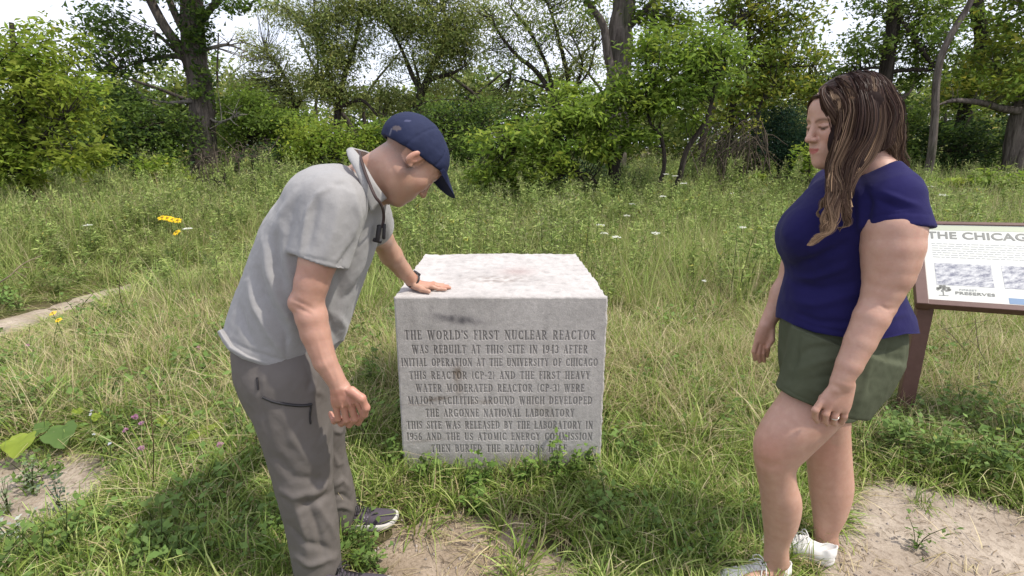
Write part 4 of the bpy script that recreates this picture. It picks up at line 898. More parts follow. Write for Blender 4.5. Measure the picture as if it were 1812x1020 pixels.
# ================================================= the woman
def build_woman():
    root = person_root('person', tuple(gnd(1420, 1000)), 'woman with long highlighted brown hair in indigo t-shirt and olive shorts, standing at right')
    Rh = axes_from((-.965, -.10, -.20), (-.20, .0, 1)); Hc = at(1496, 216, 1.62); hs = 1.0
    hb = lambda c, r: [(i, c[i] - r, c[i] + r) for i in range(3)]
    F = Field(.0058, .0030, hb(Hc + Rh[:, 0] * .03, .12) + hb(at(1475, 715, 1.42), .065) + hb(at(1350, 605, 1.80), .055))
    F.add(ploft([((1410, 640), (1556, 645), .130), ((1402, 570), (1562, 585), .135), ((1410, 500), (1558, 510), .125), ((1412, 420), (1556, 420), .125), ((1450, 345), (1564, 345), .130), ((1500, 310), (1570, 304), .08)], 1.66, rnd=.03), .02)
    F.add(cone(at(1548, 320, 1.65), at(1516, 250, 1.63), .066, .055), .03); F.add(cone(at(1520, 318, 1.65), at(1490, 272, 1.63), .050, .045), .03)
    F.add(cone(at(1550, 302, 1.60), at(1588, 356, 1.53), .050, .050), .04)
    # near (left) arm, hanging, slightly bent
    F.chain([(1574, 374, 1.51, .060), (1580, 406, 1.485, .079), (1579, 438, 1.475, .077), (1576, 463, 1.47, .071), (1572, 487, 1.465, .064), (1563, 514, 1.46, .053), (1554, 538, 1.455, .0475)], .006)
    F.chain([(1553, 540, 1.455, .0465), (1542, 562, 1.445, .0460), (1522, 605, 1.435, .0405), (1503, 646, 1.425, .0345), (1489, 674, 1.42, .0285)], .006)
    Y = 1.42
    F.add(sloft([(at(1482, 668, Y), at(1514, 676, Y), .021), (at(1463, 690, Y), at(1511, 698, Y), .021), (at(1448, 710, Y), at(1505, 722, Y), .019), (at(1446, 722, Y), at(1500, 732, Y), .015)], (0, 1, 0), .010), .014)
    for ch in ([(1453, 712, 1.417), (1443, 726, 1.415), (1442, 738, 1.425), (1447, 746, 1.437)], [(1468, 718, 1.414), (1461, 733, 1.412), (1460, 745, 1.424), (1465, 751, 1.438)],
               [(1482, 722, 1.414), (1477, 737, 1.414), (1475, 747, 1.426), (1479, 751, 1.44)], [(1496, 722, 1.418), (1493, 736, 1.420), (1489, 745, 1.432), (1490, 748, 1.444)]):
        r = .0104; F.wchain([(at(*ch[0]), r), (at(*ch[1]), r * .97), (at(*ch[2]), r * .88), (at(*ch[3]), r * .78)], .004)
    F.wchain([(at(1478, 690, 1.412), .013), (at(1458, 706, 1.432), .0125), (at(1447, 722, 1.446), .010), (at(1444, 738, 1.455), .0085)], .008)
    # far (right) arm
    F.chain([(1462, 352, 1.82, .062), (1436, 410, 1.84, .052), (1408, 470, 1.84, .042)], .03)
    F.chain([(1408, 470, 1.84, .040), (1386, 520, 1.83, .037), (1358, 572, 1.81, .026)], .03)
    Y = 1.80
    F.add(sloft([(at(1346, 570, Y), at(1370, 577, Y), .018), (at(1337, 590, Y), at(1367, 596, Y), .017), (at(1334, 606, Y), at(1363, 611, Y), .014)], (0, 1, 0), .008), .012)
    for (a, b, c) in (((1339, 604), (1334, 622), (1336, 636)), ((1346, 607), (1342, 626), (1344, 640)), ((1353, 608), (1350, 625), (1352, 639)), ((1360, 606), (1358, 620), (1357, 630))):
        F.wchain([(at(*a, 1.798), .0090), (at(*b, 1.798), .0086), (at(*c, 1.81), .0070)], .003)
    F.wchain([(at(1366, 585, 1.79), .011), (at(1366, 602, 1.782), .0092), (at(1358, 616, 1.782), .0078)], .006)
    # near leg, knee forward
    F.add(ploft([((1408, 650), (1515, 700), .080, 1.575), ((1386, 692), (1492, 742), .094, 1.56), ((1358, 738), (1466, 764), .088, 1.55), ((1336, 788), (1430, 796), .074, 1.55), ((1336, 815), (1408, 820), .062, 1.55), ((1340, 845), (1408, 842), .058, 1.555), ((1346, 880), (1417, 878), .060, 1.56), ((1350, 920), (1412, 920), .053, 1.57), ((1354, 958), (1395, 962), .040, 1.58), ((1352, 995), (1396, 1000), .036, 1.59)], 1.56, rnd=.012), .02)
    F.add(cone(gnd(1368, 1030) + [0, 0, .045], gnd(1300, 1050) + [0, 0, .03], .030, .020), .03)
    # far leg, straight
    F.add(ploft([((1436, 664), (1525, 664), .070, 1.74), ((1426, 740), (1500, 745), .080, 1.75), ((1424, 790), (1503, 790), .066, 1.755), ((1430, 826), (1506, 822), .060, 1.76), ((1434, 868), (1508, 866), .060, 1.765), ((1440, 912), (1496, 912), .050, 1.77), ((1441, 945), (1482, 945), .036, 1.775), ((1436, 968), (1484, 968), .036, 1.78)], 1.76, rnd=.012), .02)
    F.add(cone(at(1455, 985, 1.78), at(1400, 965, 1.84), .030, .018), .03)
    add_head(F, Hc, Rh, hs, True)
    V, Q = F.mesh(); c, L, inh = head_cols(V, SKIN_W, Hc, Rh, hs, True); px, py = pxy(V)
    g = lambda x, y, rx, ry: np.exp(-((px - x) / rx)**2 - ((py - y) / ry)**2)
    red = (.55 * g(1362, 800, 34, 34) + .35 * g(1352, 615, 20, 30) * (V[:, 1] > 1.7) + .35 * g(1470, 800, 25, 40) * (V[:, 1] > 1.68) + .25 * g(1470, 730, 40, 26) * (V[:, 1] < 1.5))[:, None]
    c = c * (1 - red * .5) + np.array([.62, .22, .17]) * red * .5
    mot = fnoise(V, 16, 15); c *= (1 + .05 * mot)[:, None]; c[:, 0] *= 1.0
    Nn = normals(V, Q)
    V = fold_disp(V, Nn, [([(1556, 540), (1572, 548), (1588, 546)], 3, -.003), ([(1340, 812), (1362, 826), (1390, 822)], 7, -.003), ([(1446, 958), (1462, 962), (1478, 957)], 3, .003), ([(1450, 660), (1470, 640), (1490, 660)], 3, 0)])
    child('body', V, Q, M_skin, root, c)
    # ---- t-shirt
    F = Field(.0046)
    F.add(ploft([((1383, 566), (1603, 606), .190, 1.66), ((1386, 545), (1600, 575), .188, 1.66), ((1394, 500), (1584, 520), .160), ((1402, 468), (1578, 480), .152), ((1402, 436), (1574, 440), .152), ((1412, 395), (1576, 400), .158), ((1432, 348), (1582, 360), .158), ((1466, 318), (1582, 322), .135), ((1510, 300), (1582, 296), .10)], 1.66, rnd=.03), .02)
    F.add(ell(at(1434, 416, 1.61), (.074, .072, .074)), .085); F.add(ell(at(1426, 414, 1.71), (.076, .074, .074)), .085)
    F.add(cone(at(1553, 304, 1.60), at(1584, 344, 1.53), .054, .066), .05)
    sl = cone(at(1577, 360, 1.51), at(1588, 440, 1.482), .080, .101); sl = cut(sl, at(1588, 404, 1.48), (np.array([-.02, -.20, -1])))
    F.add(sl, .03)
    F.add(cut(cone(at(1480, 335, 1.78), at(1452, 380, 1.84), .080, .072), at(1452, 380, 1.84), (-.4, .2, -1)), .03)
    F.sub(ell(at(1528, 268, 1.62), (.095, .085, .075)), .012)
    V, Q = F.mesh(); px, py = pxy(V); Nn = normals(V, Q)
    hemy = np.interp(px, [1380, 1400, 1440, 1510, 1560, 1603], [562, 573, 588, 600, 600, 590]); over = py > hemy
    V[over, 2] += (py[over] - hemy[over]) / 570.0
    folds = [([(1560, 340), (1590, 352), (1630, 366)], 5, .004), ([(1548, 352), (1580, 366), (1610, 372)], 5, -.004), ([(1530, 330), (1540, 360), (1532, 400)], 6, -.006), ([(1520, 340), (1524, 390), (1520, 430)], 6, .005),
        ([(1396, 470), (1440, 462), (1500, 430)], 8, -.007), ([(1394, 488), (1440, 492), (1500, 470)], 8, .007), ([(1400, 505), (1450, 512), (1510, 500)], 8, -.006), ([(1390, 530), (1440, 540), (1520, 520)], 8, .005),
        ([(1398, 552), (1450, 570), (1520, 572)], 6, -.004), ([(1386, 556), (1440, 578), (1510, 591), (1560, 592)], 2.2, -.0025), ([(1528, 393), (1560, 381), (1600, 377), (1648, 380)], 2.2, -.002), ([(1540, 560), (1570, 565), (1598, 556)], 5, .004)]
    V = fold_disp(V, Nn, [(l, w, h * 1.4) for l, w, h in folds]); V += normals(V, Q) * (.004 * fnoise(V, 6, 71) + .0008 * fnoise(V, 24, 72))[:, None]; V = relax(V, Q, 2, .4)
    child('t_shirt', V, Q, M_tee, root)
    # ---- shorts
    F = Field(.0046)
    F.add(ploft([((1390, 535), (1586, 550), .162, 1.66), ((1388, 565), (1588, 575), .165, 1.66), ((1386, 600), (1590, 604), .165, 1.66), ((1385, 640), (1582, 645), .160), ((1400, 690), (1560, 690), .15)], 1.66, rnd=.03), .03)
    nl = ploft([((1395, 600), (1604, 622), .110, 1.58), ((1383, 660), (1564, 684), .114, 1.565), ((1366, 716), (1518, 752), .114, 1.56), ((1352, 740), (1500, 785), .114, 1.56)], 1.57, rnd=.005)
    a, b, cpt = at(1380, 692, 1.55), at(1440, 722, 1.46), at(1518, 730, 1.56); nn = np.cross(b - a, cpt - a); nn = nn if nn[2] < 0 else -nn
    nl = cut(nl, a, nn)
    F.add(nl, .02)
    fl = ploft([((1386, 600), (1590, 620), .11, 1.75), ((1392, 680), (1520, 690), .105, 1.76), ((1400, 720), (1512, 730), .10, 1.76)], 1.75, rnd=.004); F.add(fl, .03)
    V, Q = F.mesh(); Nn = normals(V, Q)
    folds = [([(1404, 640), (1430, 618), (1480, 612), (1530, 604)], 6, -.007), ([(1410, 655), (1450, 640), (1500, 630)], 7, .006), ([(1420, 675), (1470, 665), (1510, 655)], 7, -.004), ([(1412, 596), (1408, 640), (1392, 680)], 4, -.007),
        ([(1572, 600), (1566, 640), (1540, 672), (1536, 692)], 2.5, -.004), ([(1600, 600), (1594, 640), (1570, 680)], 6, .005), ([(1545, 620), (1530, 680), (1515, 726)], 6, .006), ([(1383, 684), (1410, 700), (1438, 714)], 2, -.003), ([(1386, 578), (1440, 600), (1510, 614), (1560, 614)], 2.2, -.003),
        ([(1530, 610), (1560, 622), (1600, 618)], 3, -.004), ([(1440, 690), (1480, 700), (1520, 690)], 7, .005)]
    V = fold_disp(V, Nn, folds); V += normals(V, Q) * (.004 * fnoise(V, 7, 81) + .001 * fnoise(V, 26, 82))[:, None]; V = relax(V, Q, 2, .4)
    child('shorts', V, Q, M_short, root)
    # ---- ring
    A, B = at(1477, 737, 1.414), at(1475, 747, 1.426); d = (B - A) / np.linalg.norm(B - A)
    reparent(ring('finger_ring', A + d * .003, d, .0100, .0035, .0014, M_metal), root)
    # ---- sneakers
    shoe('sneaker', gnd(1400, 1026), gnd(1264, 1034), 0.0, root, 'woman', .255)
    shoe('sneaker', gnd(1484, 1000), gnd(1334, 955), 0.0, root, 'woman', .255)
    build_hair(root, Hc, Rh, hs)
    return root

def build_hair(root, Hc, Rh, hs):
    """hair: a dark under-volume plus some 5,000 strands combed along traced locks"""
    F = Field(.004); W = lambda x, y, z: Hc + Rh @ (np.array([x, y, z]) * hs)
    cap = ell(W(-.018, 0, .040), np.array((.106, .086, .086)), Rh)
    face = ell(W(.094, 0, -.030), np.array((.068, .066, .098)), Rh)
    F.add(minus(cap, face), .01)
    F.add(ell(W(-.055, 0, -.01), (.070, .080, .10), Rh), .03)
    # back fall and near front fall
    F.chain([(1552, 200, 1.62, .050), (1566, 246, 1.62, .036), (1580, 286, 1.62, .012)], .02)
    F.chain([(1530, 185, 1.56, .035), (1515, 240, 1.545, .032), (1505, 290, 1.535, .030), (1490, 340, 1.52, .022), (1470, 385, 1.50, .014)], .03)
    F.chain([(1488, 190, 1.575, .020), (1482, 250, 1.545, .016), (1478, 300, 1.53, .018), (1475, 345, 1.51, .018)], .03)
    V, Q = F.mesh(); V += normals(V, Q) * (.003 * fnoise(V, 18, 91))[:, None]
    hair = child('hair', V, Q, M_hairbase, root)
    # guides: px, py, Y ; light = how blond
    G = [
     ([(1466, 158, 1.60), (1484, 172, 1.568), (1494, 205, 1.548), (1488, 245, 1.535), (1476, 285, 1.522), (1474, 325, 1.50), (1465, 365, 1.485), (1456, 392, 1.475)], .10, .013),
     ([(1458, 164, 1.61), (1468, 185, 1.590), (1478, 215, 1.565), (1484, 250, 1.548), (1474, 285, 1.535), (1470, 315, 1.52), (1473, 350, 1.50), (1462, 380, 1.485)], .10, .012),
     ([(1490, 148, 1.60), (1504, 168, 1.555), (1508, 200, 1.535), (1500, 230, 1.53), (1484, 262, 1.52), (1474, 290, 1.515), (1468, 320, 1.50), (1470, 345, 1.49)], .9, .0042),
     ([(1484, 150, 1.61), (1500, 165, 1.560), (1509, 195, 1.54), (1503, 230, 1.53), (1488, 262, 1.52), (1479, 296, 1.512), (1486, 330, 1.495), (1478, 365, 1.485)], .15, .014),
     ([(1502, 144, 1.61), (1522, 162, 1.550), (1530, 200, 1.525), (1522, 240, 1.52), (1508, 275, 1.515), (1498, 310, 1.505), (1490, 345, 1.49), (1484, 370, 1.485)], .0, .018),
     ([(1512, 142, 1.61), (1534, 165, 1.545), (1540, 200, 1.525), (1532, 240, 1.52), (1514, 275, 1.512), (1500, 305, 1.505), (1494, 335, 1.495), (1502, 365, 1.49), (1496, 384, 1.485)], .05, .015),
     ([(1526, 142, 1.61), (1540, 165, 1.548), (1552, 200, 1.532), (1546, 235, 1.528), (1534, 262, 1.522), (1516, 292, 1.512), (1505, 322, 1.502), (1500, 350, 1.49), (1508, 384, 1.485)], .9, .0048),
     ([(1532, 144, 1.61), (1548, 170, 1.548), (1556, 205, 1.535), (1550, 240, 1.53), (1536, 270, 1.522), (1514, 302, 1.51), (1500, 330, 1.50), (1488, 358, 1.49), (1500, 378, 1.487), (1503, 392, 1.487)], .15, .013),
     ([(1524, 140, 1.62), (1554, 160, 1.56), (1570, 200, 1.55), (1566, 235, 1.548), (1556, 262, 1.545), (1552, 275, 1.545)], .0, .018),
     ([(1530, 140, 1.64), (1572, 165, 1.59), (1588, 210, 1.575), (1584, 250, 1.58), (1590, 280, 1.59), (1602, 302, 1.60)], .0, .013),
     ([(1530, 140, 1.66), (1580, 172, 1.63), (1586, 215, 1.62), (1590, 255, 1.62), (1598, 282, 1.62), (1607, 304, 1.62)], .10, .011),
     ([(1520, 140, 1.68), (1575, 168, 1.69), (1586, 215, 1.69), (1588, 260, 1.69), (1594, 296, 1.68)], .0, .014),
     ([(1524, 141, 1.62), (1560, 163, 1.575), (1578, 205, 1.56), (1576, 240, 1.565), (1580, 268, 1.57), (1590, 290, 1.58)], .15, .018),
     ([(1470, 330, 1.50), (1462, 352, 1.488), (1466, 376, 1.475), (1472, 394, 1.468), (1462, 410, 1.462), (1446, 420, 1.458), (1428, 430, 1.455)], .30, .008),
     ([(1480, 335, 1.495), (1468, 360, 1.482), (1456, 385, 1.474), (1464, 404, 1.466), (1456, 418, 1.46), (1436, 428, 1.456), (1422, 432, 1.455)], .42, .007),
     ([(1492, 330, 1.498), (1480, 360, 1.485), (1472, 385, 1.475), (1462, 400, 1.468), (1454, 412, 1.463), (1444, 424, 1.459)], .20, .011),
     ([(1500, 330, 1.495), (1490, 352, 1.488), (1492, 375, 1.484), (1498, 390, 1.482), (1490, 402, 1.48), (1480, 410, 1.478)], .10, .007),
     ([(1452, 172, 1.60), (1446, 180, 1.64), (1444, 230, 1.70), (1442, 270, 1.71), (1438, 300, 1.70)], .35, .007),
     ([(1464, 157, 1.60), (1472, 164, 1.575), (1482, 178, 1.560), (1490, 200, 1.552), (1492, 225, 1.546)], .5, .006),
     ([(1462, 152, 1.61), (1455, 162, 1.588), (1466, 184, 1.57), (1482, 218, 1.555), (1486, 255, 1.545), (1476, 295, 1.53), (1472, 335, 1.51), (1468, 370, 1.49)], .12, .010),
     ([(1478, 306, 1.52), (1470, 340, 1.50), (1450, 365, 1.50), (1448, 385, 1.49)], .3, .006),
    ]
    cnt = [380, 340, 170, 440, 520, 460, 200, 440, 380, 480, 340, 300, 320, 200, 240, 280, 160, 90, 150, 320, 60]
    rng = np.random.default_rng(5); Vs = []; Cs = []; n = 18
    for gi, ((pts, lt, rad), c) in enumerate(zip(G, cnt)):
        P = cr_resample(range(len(pts)), np.array([at(*p) for p in pts]), n)[1]
        T = np.gradient(P, axis=0); T /= np.linalg.norm(T, axis=1, keepdims=True); S = np.cross(T, [0, 1, 0]); S /= np.linalg.norm(S, axis=1, keepdims=True)
        tt = np.linspace(0, 1, n)
        for i in range(int(c * 1.3)):
            a, b = rng.normal(size=2) * .55; r_ = rad * (0.22 + .78 * np.sin(np.clip(tt * 1.1, 0, 1) * math.pi) ** .7 + .10 * tt)
            ph = rng.uniform(0, 6.28); f_ = rng.uniform(1.5, 3.2)
            w = np.sin(tt * f_ * 6.28 + ph) * rad * .14 * tt + np.sin(tt * 17 + gi * 1.7 + a * .8) * .0065 * tt
            p = P + S * ((a * r_ + w)[:, None]) + np.array([0, 1, 0]) * (b * r_ * .6 - .003)[:, None]
            end = int(n * (rng.uniform(.72, 1.0) if len(pts) > 4 else 1)); 
            Lq = (p - Hc) @ Rh / hs - np.array([-.018, 0, .040]); mq = np.sqrt((Lq[:, 0] / .106)**2 + (Lq[:, 1] / .086)**2 + (Lq[:, 2] / .086)**2); lim = 1.045 + .07 * rng.random()
            Lq = Lq * np.where(mq < lim, lim / mq, 1)[:, None]; p = np.where((pxy(p)[1] < 245)[:, None], Hc + (Lq + np.array([-.018, 0, .040])) @ Rh.T * hs, p)
            wd = .0006 + .0007 * rng.random(); wdt = wd * (1 - .6 * tt)
            d = np.cross(T, np.array([rng.normal() * .4, -1, rng.normal() * .4])); d /= np.linalg.norm(d, axis=1, keepdims=True)
            if end < n: p[end:] = p[end - 1]
            Vs.append(np.stack([p - d * wdt[:, None], p + d * wdt[:, None]], 1).reshape(-1, 3))
            L_ = np.clip(lt + rng.normal() * .07 + (.7 if rng.random() < .012 else 0), 0, 1) * np.clip(.05 + tt * 1.9, 0, 1)
            dark = np.array([.026, .0115, .0085]) * rng.uniform(.5, 1.6); bl = np.array([.56, .37, .22]) * rng.uniform(.8, 1.15)
            cc = dark[None] * (1 - L_[:, None]) + bl[None] * L_[:, None]
            Cs.append(np.repeat(cc, 2, 0))
    for i in range(1900):                                  # hair combed down from the parting over the crown
        x0 = rng.uniform(-.108, .074); sd = -1 if rng.random() < .72 else 1; ph = np.linspace(0, rng.uniform(1.0, 1.9), n); k = 1.0 + .045 * rng.random()
        xx = x0 - .030 * ph**1.2 - (.02 if x0 > .04 else 0) * ph; rr = k * np.sqrt(np.clip(1 - ((xx + .018) / .112)**2, .02, 1)) * .090; yy = sd * np.sin(ph) * rr; zz = .040 + np.cos(ph) * rr
        p = Hc + (Rh @ np.stack([xx, yy, zz])).T * hs; T = np.gradient(p, axis=0); T /= np.linalg.norm(T, axis=1, keepdims=True); nr = p - (Hc + Rh @ np.array([0, 0, .03])); nr /= np.linalg.norm(nr, axis=1, keepdims=True)
        d = np.cross(T, nr); d /= np.linalg.norm(d, axis=1, keepdims=True) + 1e-9; wdt = np.full(n, .0011); Vs.append(np.stack([p - d * wdt[:, None], p + d * wdt[:, None]], 1).reshape(-1, 3))
        L_ = np.clip((.5 if rng.random() < .05 else .02 + .05 * rng.random()) * (.4 + tt), 0, 1)[:, None]; cc = np.array([.024, .011, .008])[None] * rng.uniform(.5, 1.7) * (1 - L_) + np.array([.50, .33, .20])[None] * L_; Cs.append(np.repeat(cc, 2, 0))
    m = len(Vs); i = (np.arange(n - 1) * 2)[None] + (np.arange(m) * 2 * n)[:, None]
    Q = np.stack([i, i + 1, i + 3, i + 2], -1).reshape(-1, 4)
    o = child('strand', np.concatenate(Vs), Q, M_hair, root, np.concatenate(Cs)); o['kind'] = 'stuff'; reparent(o, hair)
M_hair = mat_new('hair_strands', attr='col', rough=.48, spec=.16, translucent=.05)
M_hairbase = mat_new('dark_hair', base=(.016, .009, .008), rough=.8, spec=.08, bump=[(90, .3, .003)])
STONE_Z = .863
man = build_man(); print('man', round(time.time() - T0, 1))
woman = build_woman(); print('woman', round(time.time() - T0, 1))
# ------------------------------------------------------------------ leaves, trees and bushes
M_leaf = mat_new('leaf', attr='col', rough=.6, spec=.2, translucent=.5)
M_blade = mat_new('grass_blade', attr='col', rough=.6, spec=.25, translucent=.35)
def bark_mat(name, a, b, sc=1.0, st=.9):
    m = bpy.data.materials.new(name); m.use_nodes = True; nt = m.node_tree; B = nt.nodes['Principled BSDF']; B.inputs['Roughness'].default_value = .95; B.inputs['Specular IOR Level'].default_value = .1
    tc = N(nt, 'ShaderNodeTexCoord'); mp = N(nt, 'ShaderNodeMapping'); mp.inputs['Scale'].default_value = (13 * sc, 13 * sc, 1.7 * sc)
    n = N(nt, 'ShaderNodeTexNoise'); n.inputs['Scale'].default_value = 1; n.inputs['Detail'].default_value = 8; n.inputs['Roughness'].default_value = .7; n.inputs['Distortion'].default_value = .6
    n2 = N(nt, 'ShaderNodeTexNoise'); n2.inputs['Scale'].default_value = 1.3; n2.inputs['Detail'].default_value = 4
    r = N(nt, 'ShaderNodeValToRGB'); r.color_ramp.elements[0].position = .36; r.color_ramp.elements[1].position = .64; r.color_ramp.elements[0].color = (*a, 1); r.color_ramp.elements[1].color = (*b, 1)
    mx = N(nt, 'ShaderNodeMix', data_type='RGBA'); mx.inputs[7].default_value = (a[0] * .9 + .01, a[1] * 1.3 + .015, a[2], 1)
    mr = N(nt, 'ShaderNodeMapRange'); mr.inputs[1].default_value = .5; mr.inputs[2].default_value = .75; mr.inputs[4].default_value = .7
    nt.links.new(tc.outputs['Object'], mp.inputs[0]); nt.links.new(mp.outputs[0], n.inputs['Vector']); nt.links.new(tc.outputs['Object'], n2.inputs['Vector'])
    nt.links.new(n.outputs[0], r.inputs[0]); nt.links.new(n2.outputs[0], mr.inputs[0]); nt.links.new(mr.outputs[0], mx.inputs[0]); nt.links.new(r.outputs[0], mx.inputs[6]); nt.links.new(mx.outputs[2], B.inputs['Base Color'])
    bp = N(nt, 'ShaderNodeBump'); bp.inputs['Strength'].default_value = st; bp.inputs['Distance'].default_value = .05; nt.links.new(n.outputs[0], bp.inputs['Height']); nt.links.new(bp.outputs[0], B.inputs['Normal']); return m
M_bark = bark_mat('furrowed_grey_bark', (.045, .036, .030), (.19, .16, .14)); M_barkd = bark_mat('dark_bark', (.020, .016, .014), (.075, .062, .052)); M_twig = bark_mat('brown_twigs', (.05, .038, .028), (.15, .12, .095), 2.0, .3); M_dead = bark_mat('weathered_dead_wood', (.12, .10, .09), (.30, .27, .24), 2.0, .5)

LAI = 5.0; LEAFK = 1.42
G_mid = [(0.118, 0.186, 0.031), (0.165, 0.238, 0.041), (0.090, 0.149, 0.028)]
G_yel = [(0.243, 0.283, 0.037), (0.198, 0.261, 0.037), (0.314, 0.293, 0.043), (0.139, 0.209, 0.030)]
G_lime = [(0.222, 0.316, 0.040), (0.286, 0.339, 0.050), (0.156, 0.248, 0.033)]
G_grey = [(0.281, 0.325, 0.104), (0.352, 0.374, 0.132), (0.199, 0.253, 0.076), (0.304, 0.316, 0.080)]
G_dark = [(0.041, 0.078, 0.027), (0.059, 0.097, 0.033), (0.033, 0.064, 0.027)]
G_blue = [(0.018, 0.048, 0.033), (0.027, 0.063, 0.045)]
G_brown = [(0.150, 0.128, 0.083), (0.195, 0.165, 0.112), (0.120, 0.135, 0.053)]

def leaves_np(rng, cen, n, spread, size, pal, droop=.35, flat=.45, aspect=.5, tri=False):
    """n leaves scattered about each clump centre: kite-shaped, each at its own angle"""
    m = len(cen); N_ = m * n; C = np.repeat(cen, n, 0) + rng.normal(size=(N_, 3)) * np.repeat(spread, n, 0) if np.ndim(spread) == 2 else np.repeat(cen, n, 0) + rng.normal(size=(N_, 3)) * spread
    d = rng.normal(size=(N_, 3)); d[:, 2] = d[:, 2] * .5 - droop; d /= np.linalg.norm(d, axis=1, keepdims=True)
    up = rng.normal(size=(N_, 3)) * (1 - flat); up[:, 2] += 1.0 * flat + .3; s = np.cross(d, up); s /= np.linalg.norm(s, axis=1, keepdims=True) + 1e-9
    L = size * rng.uniform(.6, 1.35, N_)[:, None]; W = L * aspect * .5; nn = np.cross(s, d)
    kk = 3 if tri else 4
    if tri: V = np.stack([C, C + d * L * .85 + s * W * 1.1 + nn * L * .06, C + d * L * .70 - s * W * .9], 1).reshape(-1, 3)
    else: V = np.stack([C, C + d * L * .45 + s * W + nn * L * .06, C + d * L, C + d * L * .45 - s * W + nn * L * .06], 1).reshape(-1, 3)
    Q = np.arange(N_ * kk).reshape(-1, kk); pal = np.array(pal)
    ci = pal[rng.integers(0, len(pal), m)]; cc = np.repeat(ci, n, 0) * .6 + pal[rng.integers(0, len(pal), N_)] * .4
    cc = cc * rng.uniform(.72, 1.32, N_)[:, None] * np.repeat(rng.uniform(.85, 1.15, m), n)[:, None]
    yel = rng.random(N_) < .008; cc[yel] = cc[yel] * [1.5, 1.15, .9]
    return V, Q, np.repeat(cc, kk, 0)
def blob_centres(rng, blobs, dens=1.0, per=34, leaf=.12, aspect=.5):
    """blobs traced from the photograph: (px, py, Y, rx px, ry px[, weight]) -> clump centres in each ellipsoid"""
    out = []; sp = []
    for b in blobs:
        px, py, Y, rx, ry = b[:5]; w = b[5] if len(b) > 5 else 1.0
        c = at(px, py, Y); k = 1 / ppm(Y, c[2]); ax, az = rx * k, ry * k; ay = min(ax, az * 1.5) * .9 + .2
        n = max(5, int(3.14 * ax * az * LAI * w * dens / (leaf * leaf * aspect * .5 * per))); p = rng.normal(size=(n, 3)); p /= np.linalg.norm(p, axis=1, keepdims=True); r = rng.random(n)[:, None] ** .45
        lump = 1 + .28 * fnoise(p * 1.0 + px, .7, int(px) % 97, 2)[:, None]
        q = c + p * r * lump * np.array([ax, ay, az]); q = q[q[:, 2] > .15]; out.append(q); sp.append(np.full(len(q), min(ax, az)))
    return np.concatenate(out), np.concatenate(sp)
def limb_mesh(pts, radii, seg=10, ridge=0.0, seed=0, n=None):
    P = np.array([at(*p) for p in pts]); n = n or max(10, 5 * len(pts)); tt = np.arange(len(pts)); P = cr_resample(tt, P, n)[1]
    r = np.interp(np.linspace(0, len(pts) - 1, n), tt, radii)
    if pts[0][1] > 320: P[:, 2] += np.linspace(1, 0, n)**3 * (-.15 - P[0, 2])
    P += (np.stack([fnoise(P, .8, seed + i, 2) for i in range(3)], 1)) * r[:, None] * .35 * np.sin(np.linspace(0, math.pi, n))[:, None]
    V, Q = tube_np(P, r, seg)
    if ridge:
        nr = V - np.repeat(P, seg, 0); f = fnoise(V * [1, 1, .18], 6, seed + 7, 3); V = V + nr * (ridge * f)[:, None]
    return P, r, V, Q
